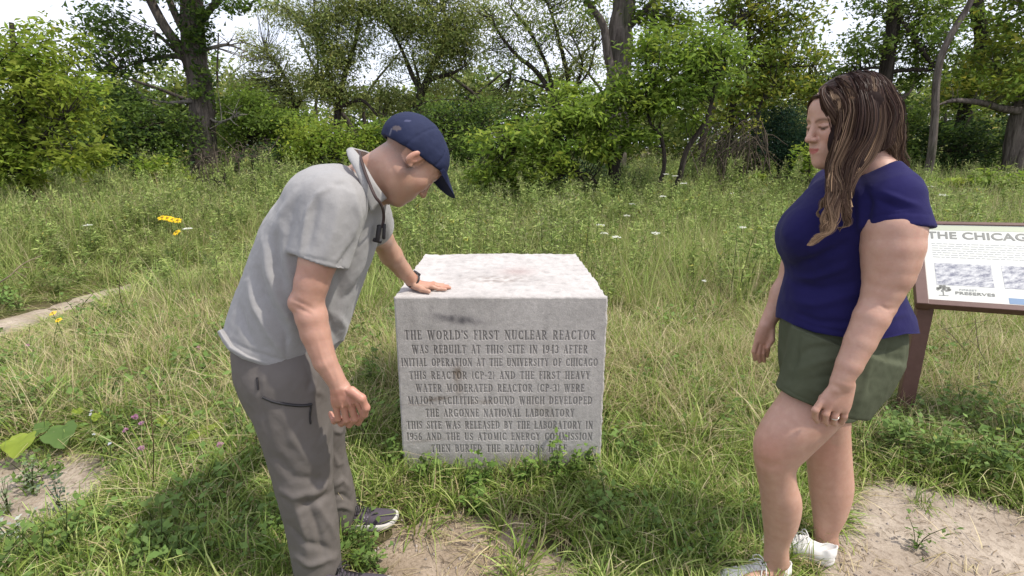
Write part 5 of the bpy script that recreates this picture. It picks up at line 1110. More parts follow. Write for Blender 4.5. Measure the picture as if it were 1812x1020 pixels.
def tree(name, label, cat, stems, blobs, pal, leaf=.10, per=34, seed=1, bark=None, group=None, twig_r=.012, dens=1.0, aspect=.5, spread=.22, dead=(), droop=.35, twigs=True):
    """stems[0] is the trunk, the rest limbs: (points px, radii m[, ridge])"""
    rng = np.random.default_rng(seed); bark = bark or M_barkd; base = at(*stems[0][0][0]); base[2] = 0
    root = empty(name, tuple(base)); tag(root, label, cat, group); nodes = []
    for i, s in enumerate(stems):
        big = s[1][0] > .2; P, r, V, Q = limb_mesh(s[0], s[1], 40 if big else 9, .10 if big else .0, seed * 31 + i, 60 if big else None)
        child('trunk' if i == 0 else 'limb', V, Q, bark, root); nodes.append(P[len(P)//3:] if i == 0 else P)
    for i, s in enumerate(dead):
        P, r, V, Q = limb_mesh(s[0], s[1], 6, 0, seed * 37 + i); Vs, Qs, off = [V], [Q], len(V)
        for j in range(14):
            a = P[rng.integers(len(P)//3, len(P))]; d = rng.normal(size=3) * [.5, .3, .5] + (P[-1] - P[0]) * .15; L = rng.uniform(.3, .9)
            pts = np.array([a, a + d * L * .4, a + d * L + rng.normal(size=3) * .12]); p2 = cr_resample(range(3), pts, 8)[1]; v, q = tube_np(p2, np.linspace(.018, .004, 8), 4); Vs.append(v); Qs.append(q + off); off += len(v)
        child('dead_limb', np.concatenate(Vs), np.concatenate(Qs), M_dead, root)
    if blobs:
        leaf = leaf * LEAFK; C, rad = blob_centres(rng, blobs, dens, per, leaf, aspect); nodes = np.concatenate(nodes)
        sp = np.minimum(spread, rad * .5)[:, None] * np.array([1, 1, .62])
        tri = blobs[0][2] > 10; kk = 3 if tri else 4; V, Q, c = leaves_np(rng, C, per, sp, leaf, pal, droop, aspect=aspect, tri=tri); ok = (V.reshape(-1, kk, 3)[:, :, 2].min(1) > .03); V = V.reshape(-1, kk, 3)[ok].reshape(-1, 3); c = c.reshape(-1, kk, 3)[ok].reshape(-1, 3); Q = np.arange(len(V)).reshape(-1, kk)
        cr = child('crown', V, Q, M_leaf, root, c)
        if twigs:
            Vs, Qs, off = [], [], 0; sel = C[rng.random(len(C)) < min(1, 420 / len(C))]
            for c_ in sel:
                d = np.linalg.norm((nodes - c_) * [1, 1, 1.2] + [0, 0, .3], axis=1); j = int(d.argmin()); a = nodes[j]; L = np.linalg.norm(c_ - a); mid = (a + c_) / 2 + rng.normal(size=3) * L * .10 + np.array([0, 0, -.06 * L])
                p2 = cr_resample(range(3), np.array([a, mid, c_]), 7)[1]; v, q = tube_np(p2, np.linspace(twig_r * (.6 + .5 * min(L, 3)), .004, 7), 4); Vs.append(v); Qs.append(q + off); off += len(v)
            if Vs: o = child('branches', np.concatenate(Vs), np.concatenate(Qs), bark, root); o['kind'] = 'stuff'
    return root
DS = .70                                              # the wood's edge stands about ten metres off
def T(name, label, cat, stems, blobs, pal, **k):
    f = lambda L: [([(p[0], p[1], p[2] * DS) for p in s[0]], [r * DS for r in s[1]]) for s in L]
    if 'dead' in k: k['dead'] = f(k['dead'])
    k['leaf'] = k.get('leaf', .10) * .80; k['spread'] = k.get('spread', .22) * .8; k['twig_r'] = k.get('twig_r', .012) * .75
    tree(name, label, cat, f(stems), [(b[0], b[1], b[2] * DS, *b[3:]) for b in blobs], pal, **k)
# --- left
T('tree', 'large grey-barked tree with bare dead limbs rising left of the bending man', 'tree',
  [([(370, 352, 19), (364, 300, 19), (360, 230, 19), (354, 170, 19), (347, 110, 19), (342, 50, 19), (338, -20, 19), (334, -120, 19)], [.54, .44, .40, .38, .36, .35, .31, .24]),
   ([(350, 140, 19), (322, 92, 18.8), (290, 45, 18.5), (262, -10, 18.3), (240, -80, 18)], [.20, .17, .15, .13, .10]), ([(345, 105, 19), (328, 60, 18.8), (308, 20, 18.6), (288, -30, 18.5)], [.16, .13, .11, .08]),
   ([(344, 60, 19), (364, 26, 18.9), (388, 0, 18.8), (410, -40, 18.7)], [.14, .11, .10, .07]), ([(346, 118, 19), (310, 100, 18.6), (262, 106, 18.2), (205, 124, 18)], [.09, .07, .05, .02]),
   ([(312, 92, 18.8), (278, 60, 18.4), (276, 72, 18.2), (274, 50, 18.2)], [.06, .05, .03, .02])],
  [(190, 50, 18, 52, 42), (235, 92, 18, 50, 30, .8), (165, 105, 18, 40, 26, .7), (290, 82, 18.5, 40, 22, .5), (215, 128, 18, 45, 12, .6), (345, 70, 18.6, 20, 90, .7), (360, 20, 18, 30, 20, .5), (420, 8, 18, 40, 16, .8), (340, -60, 18, 220, 60, .5), (352, 150, 18.5, 16, 40, .7)],
  G_dark[:2] + G_mid, leaf=.115, per=26, seed=11, bark=M_bark, spread=.26,
  dead=[([(356, 178, 18.9), (320, 181, 18.6), (282, 181, 18.3), (240, 168, 18)], [.075, .06, .045, .012]), ([(352, 92, 19), (378, 84, 18.8), (405, 80, 18.6), (438, 93, 18.5)], [.07, .06, .045, .012]), ([(362, 204, 19), (384, 216, 18.8), (404, 212, 18.6), (424, 204, 18.5)], [.05, .04, .03, .01]), ([(280, 182, 18.2), (262, 210, 18), (250, 240, 17.8)], [.04, .03, .01])])
T('tree', 'bright green leafy tree spreading at the left edge of the meadow', 'tree',
  [([(40, 400, 12), (48, 340, 12), (40, 250, 12), (30, 150, 12), (20, 40, 12)], [.13, .11, .09, .07, .04]), ([(42, 300, 12), (80, 240, 11.8), (120, 200, 11.6)], [.06, .05, .02]), ([(40, 240, 12), (0, 190, 12), (-40, 150, 12)], [.06, .04, .02])],
  [(30, 60, 12, 70, 26, .5), (60, 110, 12, 80, 40), (110, 160, 11.8, 60, 40), (20, 190, 12, 90, 55), (-30, 100, 12, 70, 60), (130, 210, 11.8, 45, 30), (60, 260, 11.6, 80, 36), (140, 275, 11.6, 55, 26), (100, 150, 12.4, 60, 50), (-40, 260, 12, 80, 60), (35, 325, 11.5, 45, 14, .8), (0, 290, 11.6, 60, 30), (110, 60, 12.4, 40, 24, .5)],
  G_lime + G_yel[:2], leaf=.095, per=40, seed=12, dens=.72, aspect=.38)
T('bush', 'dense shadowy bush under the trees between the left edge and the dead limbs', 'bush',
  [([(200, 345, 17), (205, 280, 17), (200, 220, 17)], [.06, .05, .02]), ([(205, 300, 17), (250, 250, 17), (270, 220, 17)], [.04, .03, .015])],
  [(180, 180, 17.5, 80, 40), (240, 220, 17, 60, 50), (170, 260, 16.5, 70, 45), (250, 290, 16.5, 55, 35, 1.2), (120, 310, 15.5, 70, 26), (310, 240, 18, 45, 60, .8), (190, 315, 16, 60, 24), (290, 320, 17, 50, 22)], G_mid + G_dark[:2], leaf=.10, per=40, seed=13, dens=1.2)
T('bush', 'sunlit yellow-green bush left of the big grey trunk', 'bush', [([(290, 340, 16), (288, 300, 16), (285, 270, 16)], [.03, .02, .01])], [(275, 300, 15.5, 36, 22), (310, 318, 15.5, 30, 16), (250, 325, 15.5, 36, 12)], G_lime, leaf=.085, per=36, seed=14)
# --- behind the bending man: grey-green willows and bright undergrowth
T('willow_tree', 'grey-green willow with airy crown directly right of the big grey trunk', 'willow tree',
  [([(520, 300, 27), (525, 200, 27), (500, 130, 27), (470, 90, 27)], [.16, .13, .09, .05]), ([(525, 190, 27), (560, 130, 27), (560, 60, 27)], [.08, .06, .03])],
  [(470, 95, 27, 44, 26, .8), (440, 150, 27, 50, 24, .9), (520, 150, 27, 40, 34, .8), (480, 190, 27, 60, 22), (500, 20, 27, 50, 26, .8), (430, 60, 27.5, 22, 14, .5)], G_grey, leaf=.13, per=28, seed=21, group=None, aspect=.26, droop=.7, spread=.3)
T('willow_tree', 'tall grey-green willow standing above the back of the bending man', 'willow tree',
  [([(600, 300, 26), (596, 215, 26), (606, 150, 26), (620, 100, 26), (632, 60, 26), (640, -20, 26)], [.19, .16, .13, .11, .09, .05]), ([(600, 180, 26), (575, 110, 26), (560, 50, 26), (555, 0, 26)], [.10, .08, .06, .03]), ([(600, 190, 25.8), (640, 178, 25.6), (668, 205, 25.4)], [.10, .08, .05])],
  [(570, 50, 26, 46, 50, 1.1), (600, 100, 26, 40, 40, 1.1), (560, 140, 26, 36, 34), (620, 20, 26, 50, 30), (600, 165, 26, 50, 30), (640, 70, 26, 26, 30, .7), (660, 15, 26, 30, 22, .9), (590, -40, 26, 90, 40, .8)], G_grey + G_mid[:1], leaf=.13, per=32, seed=22, aspect=.28, droop=.7, spread=.3, dens=1.15)
T('willow_tree', 'grey-green willow with forked dark trunk just left of the navy cap', 'willow tree',
  [([(740, 330, 26), (738, 215, 26), (742, 175, 26), (748, 158, 26)], [.26, .22, .20, .17]), ([(748, 160, 26), (765, 140, 25.8), (800, 130, 25.5), (822, 118, 25.3)], [.12, .10, .08, .03]), ([(745, 165, 26), (728, 130, 26), (712, 90, 26), (690, 50, 26)], [.14, .11, .08, .03]), ([(746, 160, 26), (770, 110, 26), (790, 60, 26), (786, 20, 26), (778, -30, 26)], [.14, .12, .09, .07, .04]), ([(742, 200, 26), (742, 150, 26), (730, 100, 26)], [.12, .09, .03]), ([(745, 235, 25.8), (700, 215, 25.5), (672, 200, 25.2)], [.07, .05, .02])],
  [(740, 40, 26, 56, 44, 1.1), (800, 60, 26, 50, 44), (700, 110, 26, 26, 26, .6), (770, 100, 26, 46, 34), (820, 100, 26, 40, 26, .8), (700, 30, 26, 36, 34), (690, 165, 26.5, 34, 26, .8), (780, 155, 26, 34, 20, .6), (830, 30, 26, 40, 34, .9), (750, -30, 26, 120, 40, .8), (720, 190, 26.5, 60, 24, .9)], G_grey + G_mid[:1], leaf=.13, per=32, seed=23, aspect=.28, droop=.7, spread=.3, dens=1.1)
T('willow_tree', 'open-crowned willow with fanned dark branches between the navy cap and the thick trunk', 'willow tree',
  [([(1000, 330, 24), (990, 230, 24), (978, 170, 24)], [.22, .18, .14]), ([(980, 175, 24), (950, 128, 24), (915, 100, 24), (885, 62, 24), (870, 30, 24)], [.12, .10, .08, .06, .03]), ([(980, 170, 24), (968, 118, 24), (940, 60, 24), (905, 15, 24)], [.10, .08, .06, .04]), ([(985, 190, 24), (1005, 150, 24), (996, 100, 24), (984, 50, 24), (966, 0, 24)], [.12, .10, .09, .06, .04]), ([(995, 200, 24), (1020, 150, 24), (1030, 110, 24), (1010, 60, 24)], [.10, .08, .05, .02]), ([(1005, 170, 24), (1040, 130, 24), (1052, 90, 24)], [.07, .05, .03]), ([(975, 160, 24), (930, 142, 24), (905, 136, 24)], [.05, .04, .01])],
  [(920, 40, 24, 60, 34, .55), (880, 90, 24.5, 40, 30, .55), (980, 60, 24, 50, 40, .5), (1040, 40, 24, 40, 34, .7), (930, 110, 24, 40, 22, .35), (1040, 110, 24, 34, 26, .7), (880, 170, 24.5, 34, 18, .7), (960, -20, 24, 110, 30, .5), (860, 20, 25, 36, 30, .6), (1000, 130, 24, 40, 24, .5)], G_grey + G_mid[:2], leaf=.12, per=24, seed=24, aspect=.3, droop=.6, spread=.3, twig_r=.014)
for i, (lab, bl, pal) in enumerate([
   ('bright green bush spilling into the meadow right of the big grey trunk', [(430, 185, 20, 55, 34), (470, 220, 19.5, 50, 30), (410, 240, 20, 34, 40, .7), (520, 220, 20, 40, 26)], G_mid + G_lime[:1]),
   ('yellow-green bush behind the bent back of the man', [(560, 235, 18.5, 50, 28), (610, 255, 18, 44, 26), (530, 270, 18, 44, 26), (660, 240, 18.5, 36, 26)], G_lime + G_yel[:1]),
   ('dark green bush filling the gap behind the navy cap', [(700, 240, 19, 44, 34), (780, 210, 19.5, 46, 30), (820, 250, 19, 44, 40), (760, 290, 18.5, 60, 30), (850, 200, 19.5, 40, 30), (680, 290, 18.5, 50, 26)], G_mid + G_dark[:1]),
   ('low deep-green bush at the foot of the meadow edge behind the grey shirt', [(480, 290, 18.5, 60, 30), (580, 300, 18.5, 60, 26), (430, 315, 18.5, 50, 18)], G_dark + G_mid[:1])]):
    x, y = bl[0][:2]; T('bush', lab, 'bush', [([(x, 340, bl[0][2]), (x + 4, (y + 340) / 2, bl[0][2]), (x, y, bl[0][2])], [.05, .04, .02])], bl, pal, leaf=.10, per=40, seed=30 + i, dens=1.15)
# tangle of dead twigs
def thicket(label, cx, cy, Y, rx, ry, n, seed, mat):
    rng = np.random.default_rng(seed); c = at(cx, cy, Y); k = 1 / ppm(Y); Vs, Qs, off = [], [], 0
    for i in range(n):
        Y = Y; a = c + np.array([rng.normal() * rx * k * .6, rng.normal() * .5, -c[2]]); b = a + np.array([rng.normal() * rx * k * .6, rng.normal() * .4, c[2] + abs(rng.normal()) * ry * k]); m = (a + b) / 2 + rng.normal(size=3) * .25
        e = b + np.array([rng.normal() * .5, 0, -rng.random() * .7]); p = cr_resample(range(4), np.array([a, m, b, e]), 14)[1]; v, q = tube_np(p, np.linspace(.016, .004, 14), 4); Vs.append(v); Qs.append(q + off); off += len(v)
    root = empty('thicket', (c[0], c[1], 0)); tag(root, label, 'bush'); o = child('twigs', np.concatenate(Vs), np.concatenate(Qs), mat, root); o['kind'] = 'stuff'
thicket('tangle of bare brown twigs beside the foot of the big grey trunk', 440, 280, 12.4, 50, 14, 60, 5, M_twig)
thicket('leafless brown brush at the base of the bushes behind the grey shirt', 480, 312, 11.5, 70, 6, 50, 6, M_barkd)
thicket('grey twiggy brush between the centre boxelder and the dark evergreen', 1300, 262, 11.6, 44, 30, 60, 7, M_twig)
# --- centre
T('tree', 'thick furrowed trunk rising behind the bright boxelder at the top centre', 'tree',
  [([(1080, 340, 20), (1090, 200, 20), (1098, 95, 20), (1102, 30, 20), (1105, -60, 20)], [.50, .44, .40, .38, .34]), ([(1090, 150, 19.6), (1076, 100, 19.5), (1066, 45, 19.4), (1042, 5, 19.3), (1020, -40, 19)], [.17, .15, .13, .10, .06]), ([(1102, 60, 20), (1150, 10, 20), (1180, -30, 20)], [.12, .09, .06])],
  [(1150, 15, 20, 46, 34), (1200, 50, 20, 50, 34), (1040, 10, 19.5, 34, 20, .5), (1110, -50, 20, 180, 34, .8), (1170, 90, 19.5, 40, 20, .8)], G_mid + G_yel[:2], leaf=.12, per=30, seed=41, bark=M_bark)
T('boxelder_tree', 'spreading many-stemmed boxelder with fresh green leaves behind the stone block', 'tree',
  [([(1090, 385, 13.5), (1086, 330, 13.5), (1085, 290, 13.5), (1070, 240, 13.5)], [.24, .19, .15, .08]), ([(1120, 375, 13.4), (1165, 335, 13.2), (1200, 310, 13), (1215, 260, 12.9), (1250, 210, 12.8), (1266, 150, 12.8), (1268, 130, 12.8)], [.09, .08, .075, .06, .05, .035, .02]), ([(1110, 378, 13.4), (1130, 345, 13.2), (1172, 300, 13), (1172, 245, 13), (1150, 215, 13), (1142, 165, 13)], [.075, .06, .05, .045, .035, .02]), ([(1080, 330, 13.6), (1020, 270, 13.5), (970, 240, 13.4), (920, 230, 13.4)], [.07, .055, .04, .02]), ([(1088, 300, 13.5), (1120, 220, 13.5), (1160, 150, 13.5)], [.07, .05, .03]), ([(1080, 355, 13.6), (1060, 320, 13.2), (1010, 300, 13)], [.05, .04, .02])],
  [(1190, 110, 13.2, 60, 34), (1130, 150, 13.2, 60, 30), (1240, 80, 13.4, 50, 34), (1250, 140, 13, 46, 30), (1180, 180, 13, 60, 26), (1080, 190, 13.2, 60, 30), (1010, 210, 13.2, 60, 30), (950, 240, 13.2, 60, 30), (1110, 240, 13, 50, 22, .9), (890, 250, 13.4, 50, 30), (1040, 260, 12.9, 60, 22), (970, 290, 12.9, 60, 22), (890, 295, 13.2, 50, 26), (1220, 210, 13, 34, 20, .5), (1010, 165, 13.6, 40, 22, .7), (1150, 70, 13.6, 46, 26, .8), (1290, 100, 13.6, 34, 40, .7), (935, 325, 13, 60, 14, .8), (860, 320, 13.2, 46, 18)],
  G_lime + G_mid + G_lime[:1], leaf=.10, per=46, seed=42, dens=1.25, aspect=.36)
T('tree', 'yellowing tree with a dark slanting branch between the boxelder and the woman', 'tree',
  [([(1300, 340, 17), (1292, 240, 17), (1300, 160, 17), (1320, 90, 17), (1330, 20, 17)], [.13, .11, .09, .07, .04]), ([(1262, 90, 16.5), (1290, 52, 16.5), (1325, 24, 16.5), (1362, -6, 16.5), (1400, -40, 16.5)], [.04, .075, .085, .09, .09]), ([(1296, 100, 16.6), (1330, 70, 16.6), (1350, 50, 16.6)], [.04, .035, .015]), ([(1300, 110, 17), (1350, 118, 17), (1420, 118, 17), (1470, 110, 17)], [.05, .04, .03, .01]), ([(1296, 230, 16.8), (1340, 190, 16.6), (1370, 150, 16.5)], [.05, .04, .02])],
  [(1340, 40, 17, 60, 36), (1400, 40, 17, 44, 40, .9), (1290, 20, 17, 44, 24), (1360, 100, 17, 66, 34), (1430, 95, 17, 30, 26, .6), (1400, 140, 17, 60, 30), (1330, 160, 17, 50, 30), (1450, 150, 17, 30, 26), (1300, 210, 16.8, 40, 40, .5), (1360, -30, 17, 120, 30, .8), (1280, 160, 17, 36, 40, .6)], G_yel + G_mid[:1], leaf=.11, per=32, seed=43, dens=1.1)
T('evergreen_bush', 'dark blue-green juniper behind the face of the woman', 'bush', [([(1385, 335, 17), (1384, 260, 17), (1382, 190, 17)], [.07, .05, .02])],
  [(1385, 215, 17, 34, 30), (1380, 260, 17, 46, 34), (1390, 300, 17, 50, 22), (1430, 250, 17.4, 30, 40)], G_blue + G_dark[:1], leaf=.06, per=70, seed=44, dens=1.6, aspect=.22, twigs=False)
T('sapling', 'small bright sapling in front of the dark evergreen by the face of the woman', 'sapling', [([(1436, 335, 15), (1434, 290, 15), (1430, 250, 15)], [.02, .015, .008])], [(1432, 262, 15, 20, 16), (1436, 290, 15, 22, 16), (1420, 300, 15, 18, 12), (1344, 310, 15, 0.1, .1)], G_lime, leaf=.09, per=26, seed=45)
# --- right
T('tree', 'straight dark-trunked tree rising from behind the head of the woman', 'tree',
  [([(1535, 340, 18), (1552, 230, 18), (1567, 130, 18), (1578, 50, 18), (1584, -20, 18), (1588, -90, 18)], [.26, .23, .21, .20, .18, .15]), ([(1566, 128, 18), (1610, 124, 17.8), (1648, 122, 17.6), (1635, 95, 17.5), (1618, 70, 17.5), (1590, 30, 17.8)], [.06, .06, .05, .06, .06, .04]), ([(1566, 120, 18), (1530, 122, 18), (1490, 135, 18)], [.05, .04, .02])],
  [(1540, 70, 18, 40, 30, .8), (1620, 50, 18, 50, 36), (1580, 90, 18.4, 50, 30, .8), (1520, 100, 18, 34, 18, .7), (1660, 100, 18, 40, 34), (1560, 10, 18, 60, 24, .8), (1640, 10, 18, 50, 26), (1490, 130, 18.4, 40, 20, .8), (1600, -50, 18, 120, 30, .8), (1610, 140, 18.4, 50, 18, .8)], G_mid + G_grey[:1] + G_lime[:1], leaf=.11, per=32, seed=51, twig_r=.014)
T('tree', 'slender curving tree leaning right behind the shoulder of the woman', 'tree',
  [([(1630, 335, 15.5), (1646, 285, 15.5), (1656, 220, 15.5), (1660, 140, 15.5), (1668, 90, 15.5), (1690, 50, 15.5), (1715, 8, 15.5), (1730, -30, 15.5)], [.13, .11, .10, .09, .085, .08, .075, .06])],
  [(1720, -40, 15.5, 80, 24, .6), (1690, 60, 16, 30, 26, .6)], G_mid, leaf=.10, per=26, seed=52, bark=M_bark)
T('tree', 'dark trunk in the foliage between the slender leaning tree and the broad right-hand trunk', 'tree',
  [([(1700, 335, 19), (1702, 230, 19), (1718, 150, 19), (1738, 76, 19), (1728, 20, 19), (1720, -60, 19)], [.26, .24, .20, .19, .20, .18]), ([(1738, 66, 19), (1775, 40, 18.8), (1812, 20, 18.6), (1860, 0, 18.4)], [.07, .06, .05, .03])],
  [(1750, 100, 19, 60, 30), (1700, 140, 19, 50, 30), (1770, 50, 19, 60, 30, .6), (1690, 30, 19, 34, 30, .6), (1760, -40, 19, 120, 24, .7), (1680, 180, 19.4, 40, 30, .7)], G_mid + G_yel[:1] + G_lime[:1], leaf=.12, per=32, seed=53)
T('tree', 'broad grey trunk with a low bare limb at the right edge of the photo', 'tree',
  [([(1790, 345, 16.5), (1800, 290, 16.5), (1806, 230, 16.5), (1815, 190, 16.5), (1840, 110, 16.5), (1860, 0, 16.5)], [.36, .31, .29, .28, .24, .18]), ([(1806, 196, 16.4), (1770, 192, 16.2), (1735, 182, 16), (1690, 178, 15.9), (1660, 186, 15.8)], [.12, .10, .085, .06, .02]), ([(1812, 190, 16.5), (1780, 150, 16.4), (1760, 120, 16.3)], [.08, .06, .03])],
  [(1790, 100, 16.3, 50, 36), (1820, 50, 16.5, 50, 34), (1760, 150, 16, 50, 26, .8), (1800, 160, 15.8, 40, 20, .6), (1850, 140, 16.3, 60, 60), (1700, 150, 16, 40, 18, .6), (1830, -20, 16.5, 120, 34)], G_yel + G_mid, leaf=.115, per=34, seed=54, bark=M_bark)
for i, (lab, bl, pal) in enumerate([
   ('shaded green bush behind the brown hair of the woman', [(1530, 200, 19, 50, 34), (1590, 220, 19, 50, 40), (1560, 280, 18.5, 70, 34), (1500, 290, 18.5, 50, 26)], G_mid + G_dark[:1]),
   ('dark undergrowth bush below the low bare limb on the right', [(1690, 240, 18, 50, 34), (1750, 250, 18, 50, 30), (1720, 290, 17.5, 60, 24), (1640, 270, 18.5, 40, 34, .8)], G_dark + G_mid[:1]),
   ('sunny pale green bush in front of the broad right-hand trunk', [(1740, 318, 13.5, 50, 14), (1680, 325, 13.5, 40, 12), (1800, 320, 13, 40, 16)], G_lime + G_mid[:1]),
   ('low bush at the meadow edge between the grey brush and the evergreen', [(1300, 295, 17, 44, 30), (1250, 320, 17, 40, 20), (1340, 320, 17, 36, 14)], G_mid + G_brown[:2]),
   ('dark bush under the middle of the boxelder stems', [(1030, 320, 15.5, 90, 28), (1130, 330, 15.5, 60, 20), (930, 330, 15, 60, 16)], G_dark)]):
    x, y = bl[0][:2]; T('bush', lab, 'bush', [([(x, 340, bl[0][2]), (x + 4, (y + 340) / 2, bl[0][2]), (x, y, bl[0][2])], [.05, .04, .02])], bl, pal, leaf=.10, per=40, seed=60 + i, dens=1.1)
# --- the wood beyond, one mass
def far_wood():
    rng = np.random.default_rng(77); bl = []
    for px in range(-700, 2500, 46):
        Y = rng.uniform(23, 34); top = 150 + 30 * math.sin(px * .013) + rng.uniform(-24, 24) + (-30 if px > 1450 or 1100 < px < 1400 else 0)
        for py in np.arange(top + 20, 300, 40): bl.append((px + rng.uniform(-20, 20), py, Y, 42, 30, .55 if py < 150 else 1.1))
    C, rad = blob_centres(rng, bl, 1.0, 22, .34); V, Q, c = leaves_np(rng, C, 22, np.array([[.4, .4, .28]] * len(C)), .34, G_mid + G_grey + G_dark[:1], .3, tri=True)
    o = mesh_np('woodland', V, Q, M_leaf, None, True, c); tag(o, 'distant mixed green woodland closing the view behind the nearer trees', 'woodland', None, 'stuff')
    Vs, Qs, off = [], [], 0
    for i in range(70):
        x = rng.uniform(-28, 28); Y = rng.uniform(20, 32); h = rng.uniform(3.5, 6.5); p = cr_resample(range(4), np.array([(x, Y, 0), (x + rng.normal() * .3, Y, h * .3), (x + rng.normal() * .6, Y, h * .65), (x + rng.normal() * 1.2, Y, h)]), 12)[1]
        v, q = tube_np(p, np.linspace(rng.uniform(.10, .22), .03, 12), 6); Vs.append(v); Qs.append(q + off); off += len(v)
    o = mesh_np('woodland_trunks', np.concatenate(Vs), np.concatenate(Qs), M_barkd); tag(o, 'dark stems of the distant woodland seen through the leaves', 'woodland', None, 'stuff')
far_wood(); print('trees', round(time.time() - T0, 1))
# ------------------------------------------------------------------ grass and weeds
def blade_set(rng, n, h, w, rad, bend, pals, seg=4, stiff=0.0):
    """n bent, tapering blades rising from a disc; returns V, Q, colours"""
    a = rng.uniform(0, 2*math.pi, n); r = rad * np.sqrt(rng.random(n)); B = np.stack([np.cos(a) * r, np.sin(a) * r, np.full(n, -.015)], 1)
    az = a + rng.normal(size=n) * 1.0; L = h * rng.uniform(.45, 1.15, n); bd = bend * rng.uniform(.2, 1.4, n)
    d = np.stack([np.cos(az), np.sin(az), np.zeros(n)], 1); s = np.stack([-np.sin(az + rng.normal(size=n)*.6), np.cos(az), np.zeros(n)], 1); V = []
    for k in range(seg + 1):
        t = k / seg; th = bd * t; P = B + np.stack([d[:, 0] * np.sin(th) * L * t, d[:, 1] * np.sin(th) * L * t, np.cos(th) * L * t + .0], 1); W = (w * rng.uniform(.9, 1.1, n) * (1 - t ** 1.6) * .5 + .0004)[:, None]
        V += [P - s * W, P + s * W]
    V = np.stack(V, 1); m = 2 * (seg + 1); Q = np.array([[2*k, 2*k+1, 2*k+3, 2*k+2] for k in range(seg)])[None] + (np.arange(n) * m)[:, None, None]
    pal = np.array(pals); c = pal[rng.integers(0, len(pal), n)] * rng.uniform(.75, 1.3, n)[:, None]; c = np.repeat(c[:, None], m, 1)
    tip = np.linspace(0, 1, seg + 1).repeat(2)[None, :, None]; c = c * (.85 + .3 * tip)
    return V.reshape(-1, 3), Q.reshape(-1, 4), c.reshape(-1, 3)
GR = [(.205, .275, .050), (.16, .24, .040), (.245, .30, .070), (.13, .20, .036)]
STRAW = [(.46, .38, .21), (.55, .47, .29), (.36, .29, .155)]
PALE = [(.32, .385, .115), (.38, .42, .15), (.25, .34, .09)]
WEED = [(.14, .22, .050), (.11, .185, .042), (.17, .25, .065)]
def merge(parts):
    V, Q, C, off = [], [], [], 0
    for v, q, c in parts: V.append(v); Q.append(q + off); C.append(c); off += len(v)
    return np.concatenate(V), np.concatenate(Q), np.concatenate(C)
def leafy(rng, n, h, rad, leaf, pal, stems=3):
    """small broad-leaved weed: thin stems with leaf clusters"""
    parts = []; cen = []
    for i in range(stems):
        a = rng.uniform(0, 6.28); e = np.array([math.cos(a) * rad * rng.random(), math.sin(a) * rad * rng.random(), h * rng.uniform(.6, 1.1)]); p = cr_resample(range(3), np.array([[0, 0, -.01], e * [.3, .3, .5], e]), 6)[1]
        v, q = tube_np(p, np.linspace(.0022, .001, 6), 4); parts.append((v, q, np.tile([.07, .09, .03], (len(v), 1)))); 
        for t in np.linspace(.25, 1, max(3, n // stems)): cen.append(p[int(t * 5)])
    V, Q, c = leaves_np(rng, np.array(cen), 5, np.array([rad * .22, rad * .22, h * .06]), leaf, pal, .0, .7, .62); parts.append((V, Q, c)); return merge(parts)
def stem_plant(rng, h, pal, nl=22, leaf=.06, head=None):
    """tall meadow plant (goldenrod, aster): upright stem with narrow leaves all the way up"""
    e = rng.normal(size=2) * .10 * h; p = cr_resample(range(3), np.array([[0, 0, -.01], [e[0] * .3, e[1] * .3, h * .55], [e[0], e[1], h]]), 9)[1]; v, q = tube_np(p, np.linspace(.0035, .0015, 9), 4)
    parts = [(v, q, np.tile([.09, .11, .045], (len(v), 1)))]; t = rng.uniform(.12, 1, nl); cen = np.stack([np.interp(t * 8, range(9), p[:, i]) for i in range(3)], 1)
    parts.append(leaves_np(rng, cen, 2, .006, leaf, pal, -.25, .3, .22))
    if head: parts.append(leaves_np(rng, p[-1:] - [0, 0, .02], 26, np.array([.02, .02, .045]), .028, head, -.6, .2, .4))
    return merge(parts)
def make_protos():
    rng = np.random.default_rng(100); groups = {k: [] for k in 'ABCDE'}; 
    def add(key, parts, name):
        V, Q, c = parts; o = mesh_np(name, V, Q, M_blade, None, True, c); COL.objects.unlink(o); cols_[key].objects.link(o)
    global cols_
    cols_ = {k: bpy.data.collections.new('tufts_' + k) for k in ('short', 'mid', 'tall', 'weed', 'straw', 'tallgrass')}
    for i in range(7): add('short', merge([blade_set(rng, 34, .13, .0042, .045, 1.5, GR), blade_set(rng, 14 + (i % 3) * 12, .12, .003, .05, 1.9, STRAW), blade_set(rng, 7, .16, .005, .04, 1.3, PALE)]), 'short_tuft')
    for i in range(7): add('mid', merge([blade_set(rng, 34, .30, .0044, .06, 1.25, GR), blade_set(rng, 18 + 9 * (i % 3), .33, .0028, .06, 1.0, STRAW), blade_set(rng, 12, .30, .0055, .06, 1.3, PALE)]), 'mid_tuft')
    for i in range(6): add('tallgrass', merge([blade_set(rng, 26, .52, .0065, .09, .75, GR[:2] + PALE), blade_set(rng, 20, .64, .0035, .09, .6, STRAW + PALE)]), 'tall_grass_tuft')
    for i in range(8): add('tall', merge([tuple(x) for x in [shift(stem_plant(rng, rng.uniform(.42, .72), PALE + WEED[2:], 34, .056, (PALE if i % 3 else [(.24, .25, .11)])), rng.normal(size=2) * .07) for _ in range(4)]]), 'goldenrod_clump')
    for i in range(7): add('weed', leafy(rng, 14, rng.uniform(.06, .14), .09, .024, WEED, 4), 'clover_clump')
    for i in range(5): add('straw', flat(blade_set(rng, 26, .14, .0030, .09, 1.5, STRAW), rng), 'dead_straw')
def shift(p, d): v, q, c = p; return v + np.array([d[0], d[1], 0]), q, c
def flat(p, rng): v, q, c = p; v = v.copy(); v[:, 2] = v[:, 2] * .16 + .012; return v, q, c
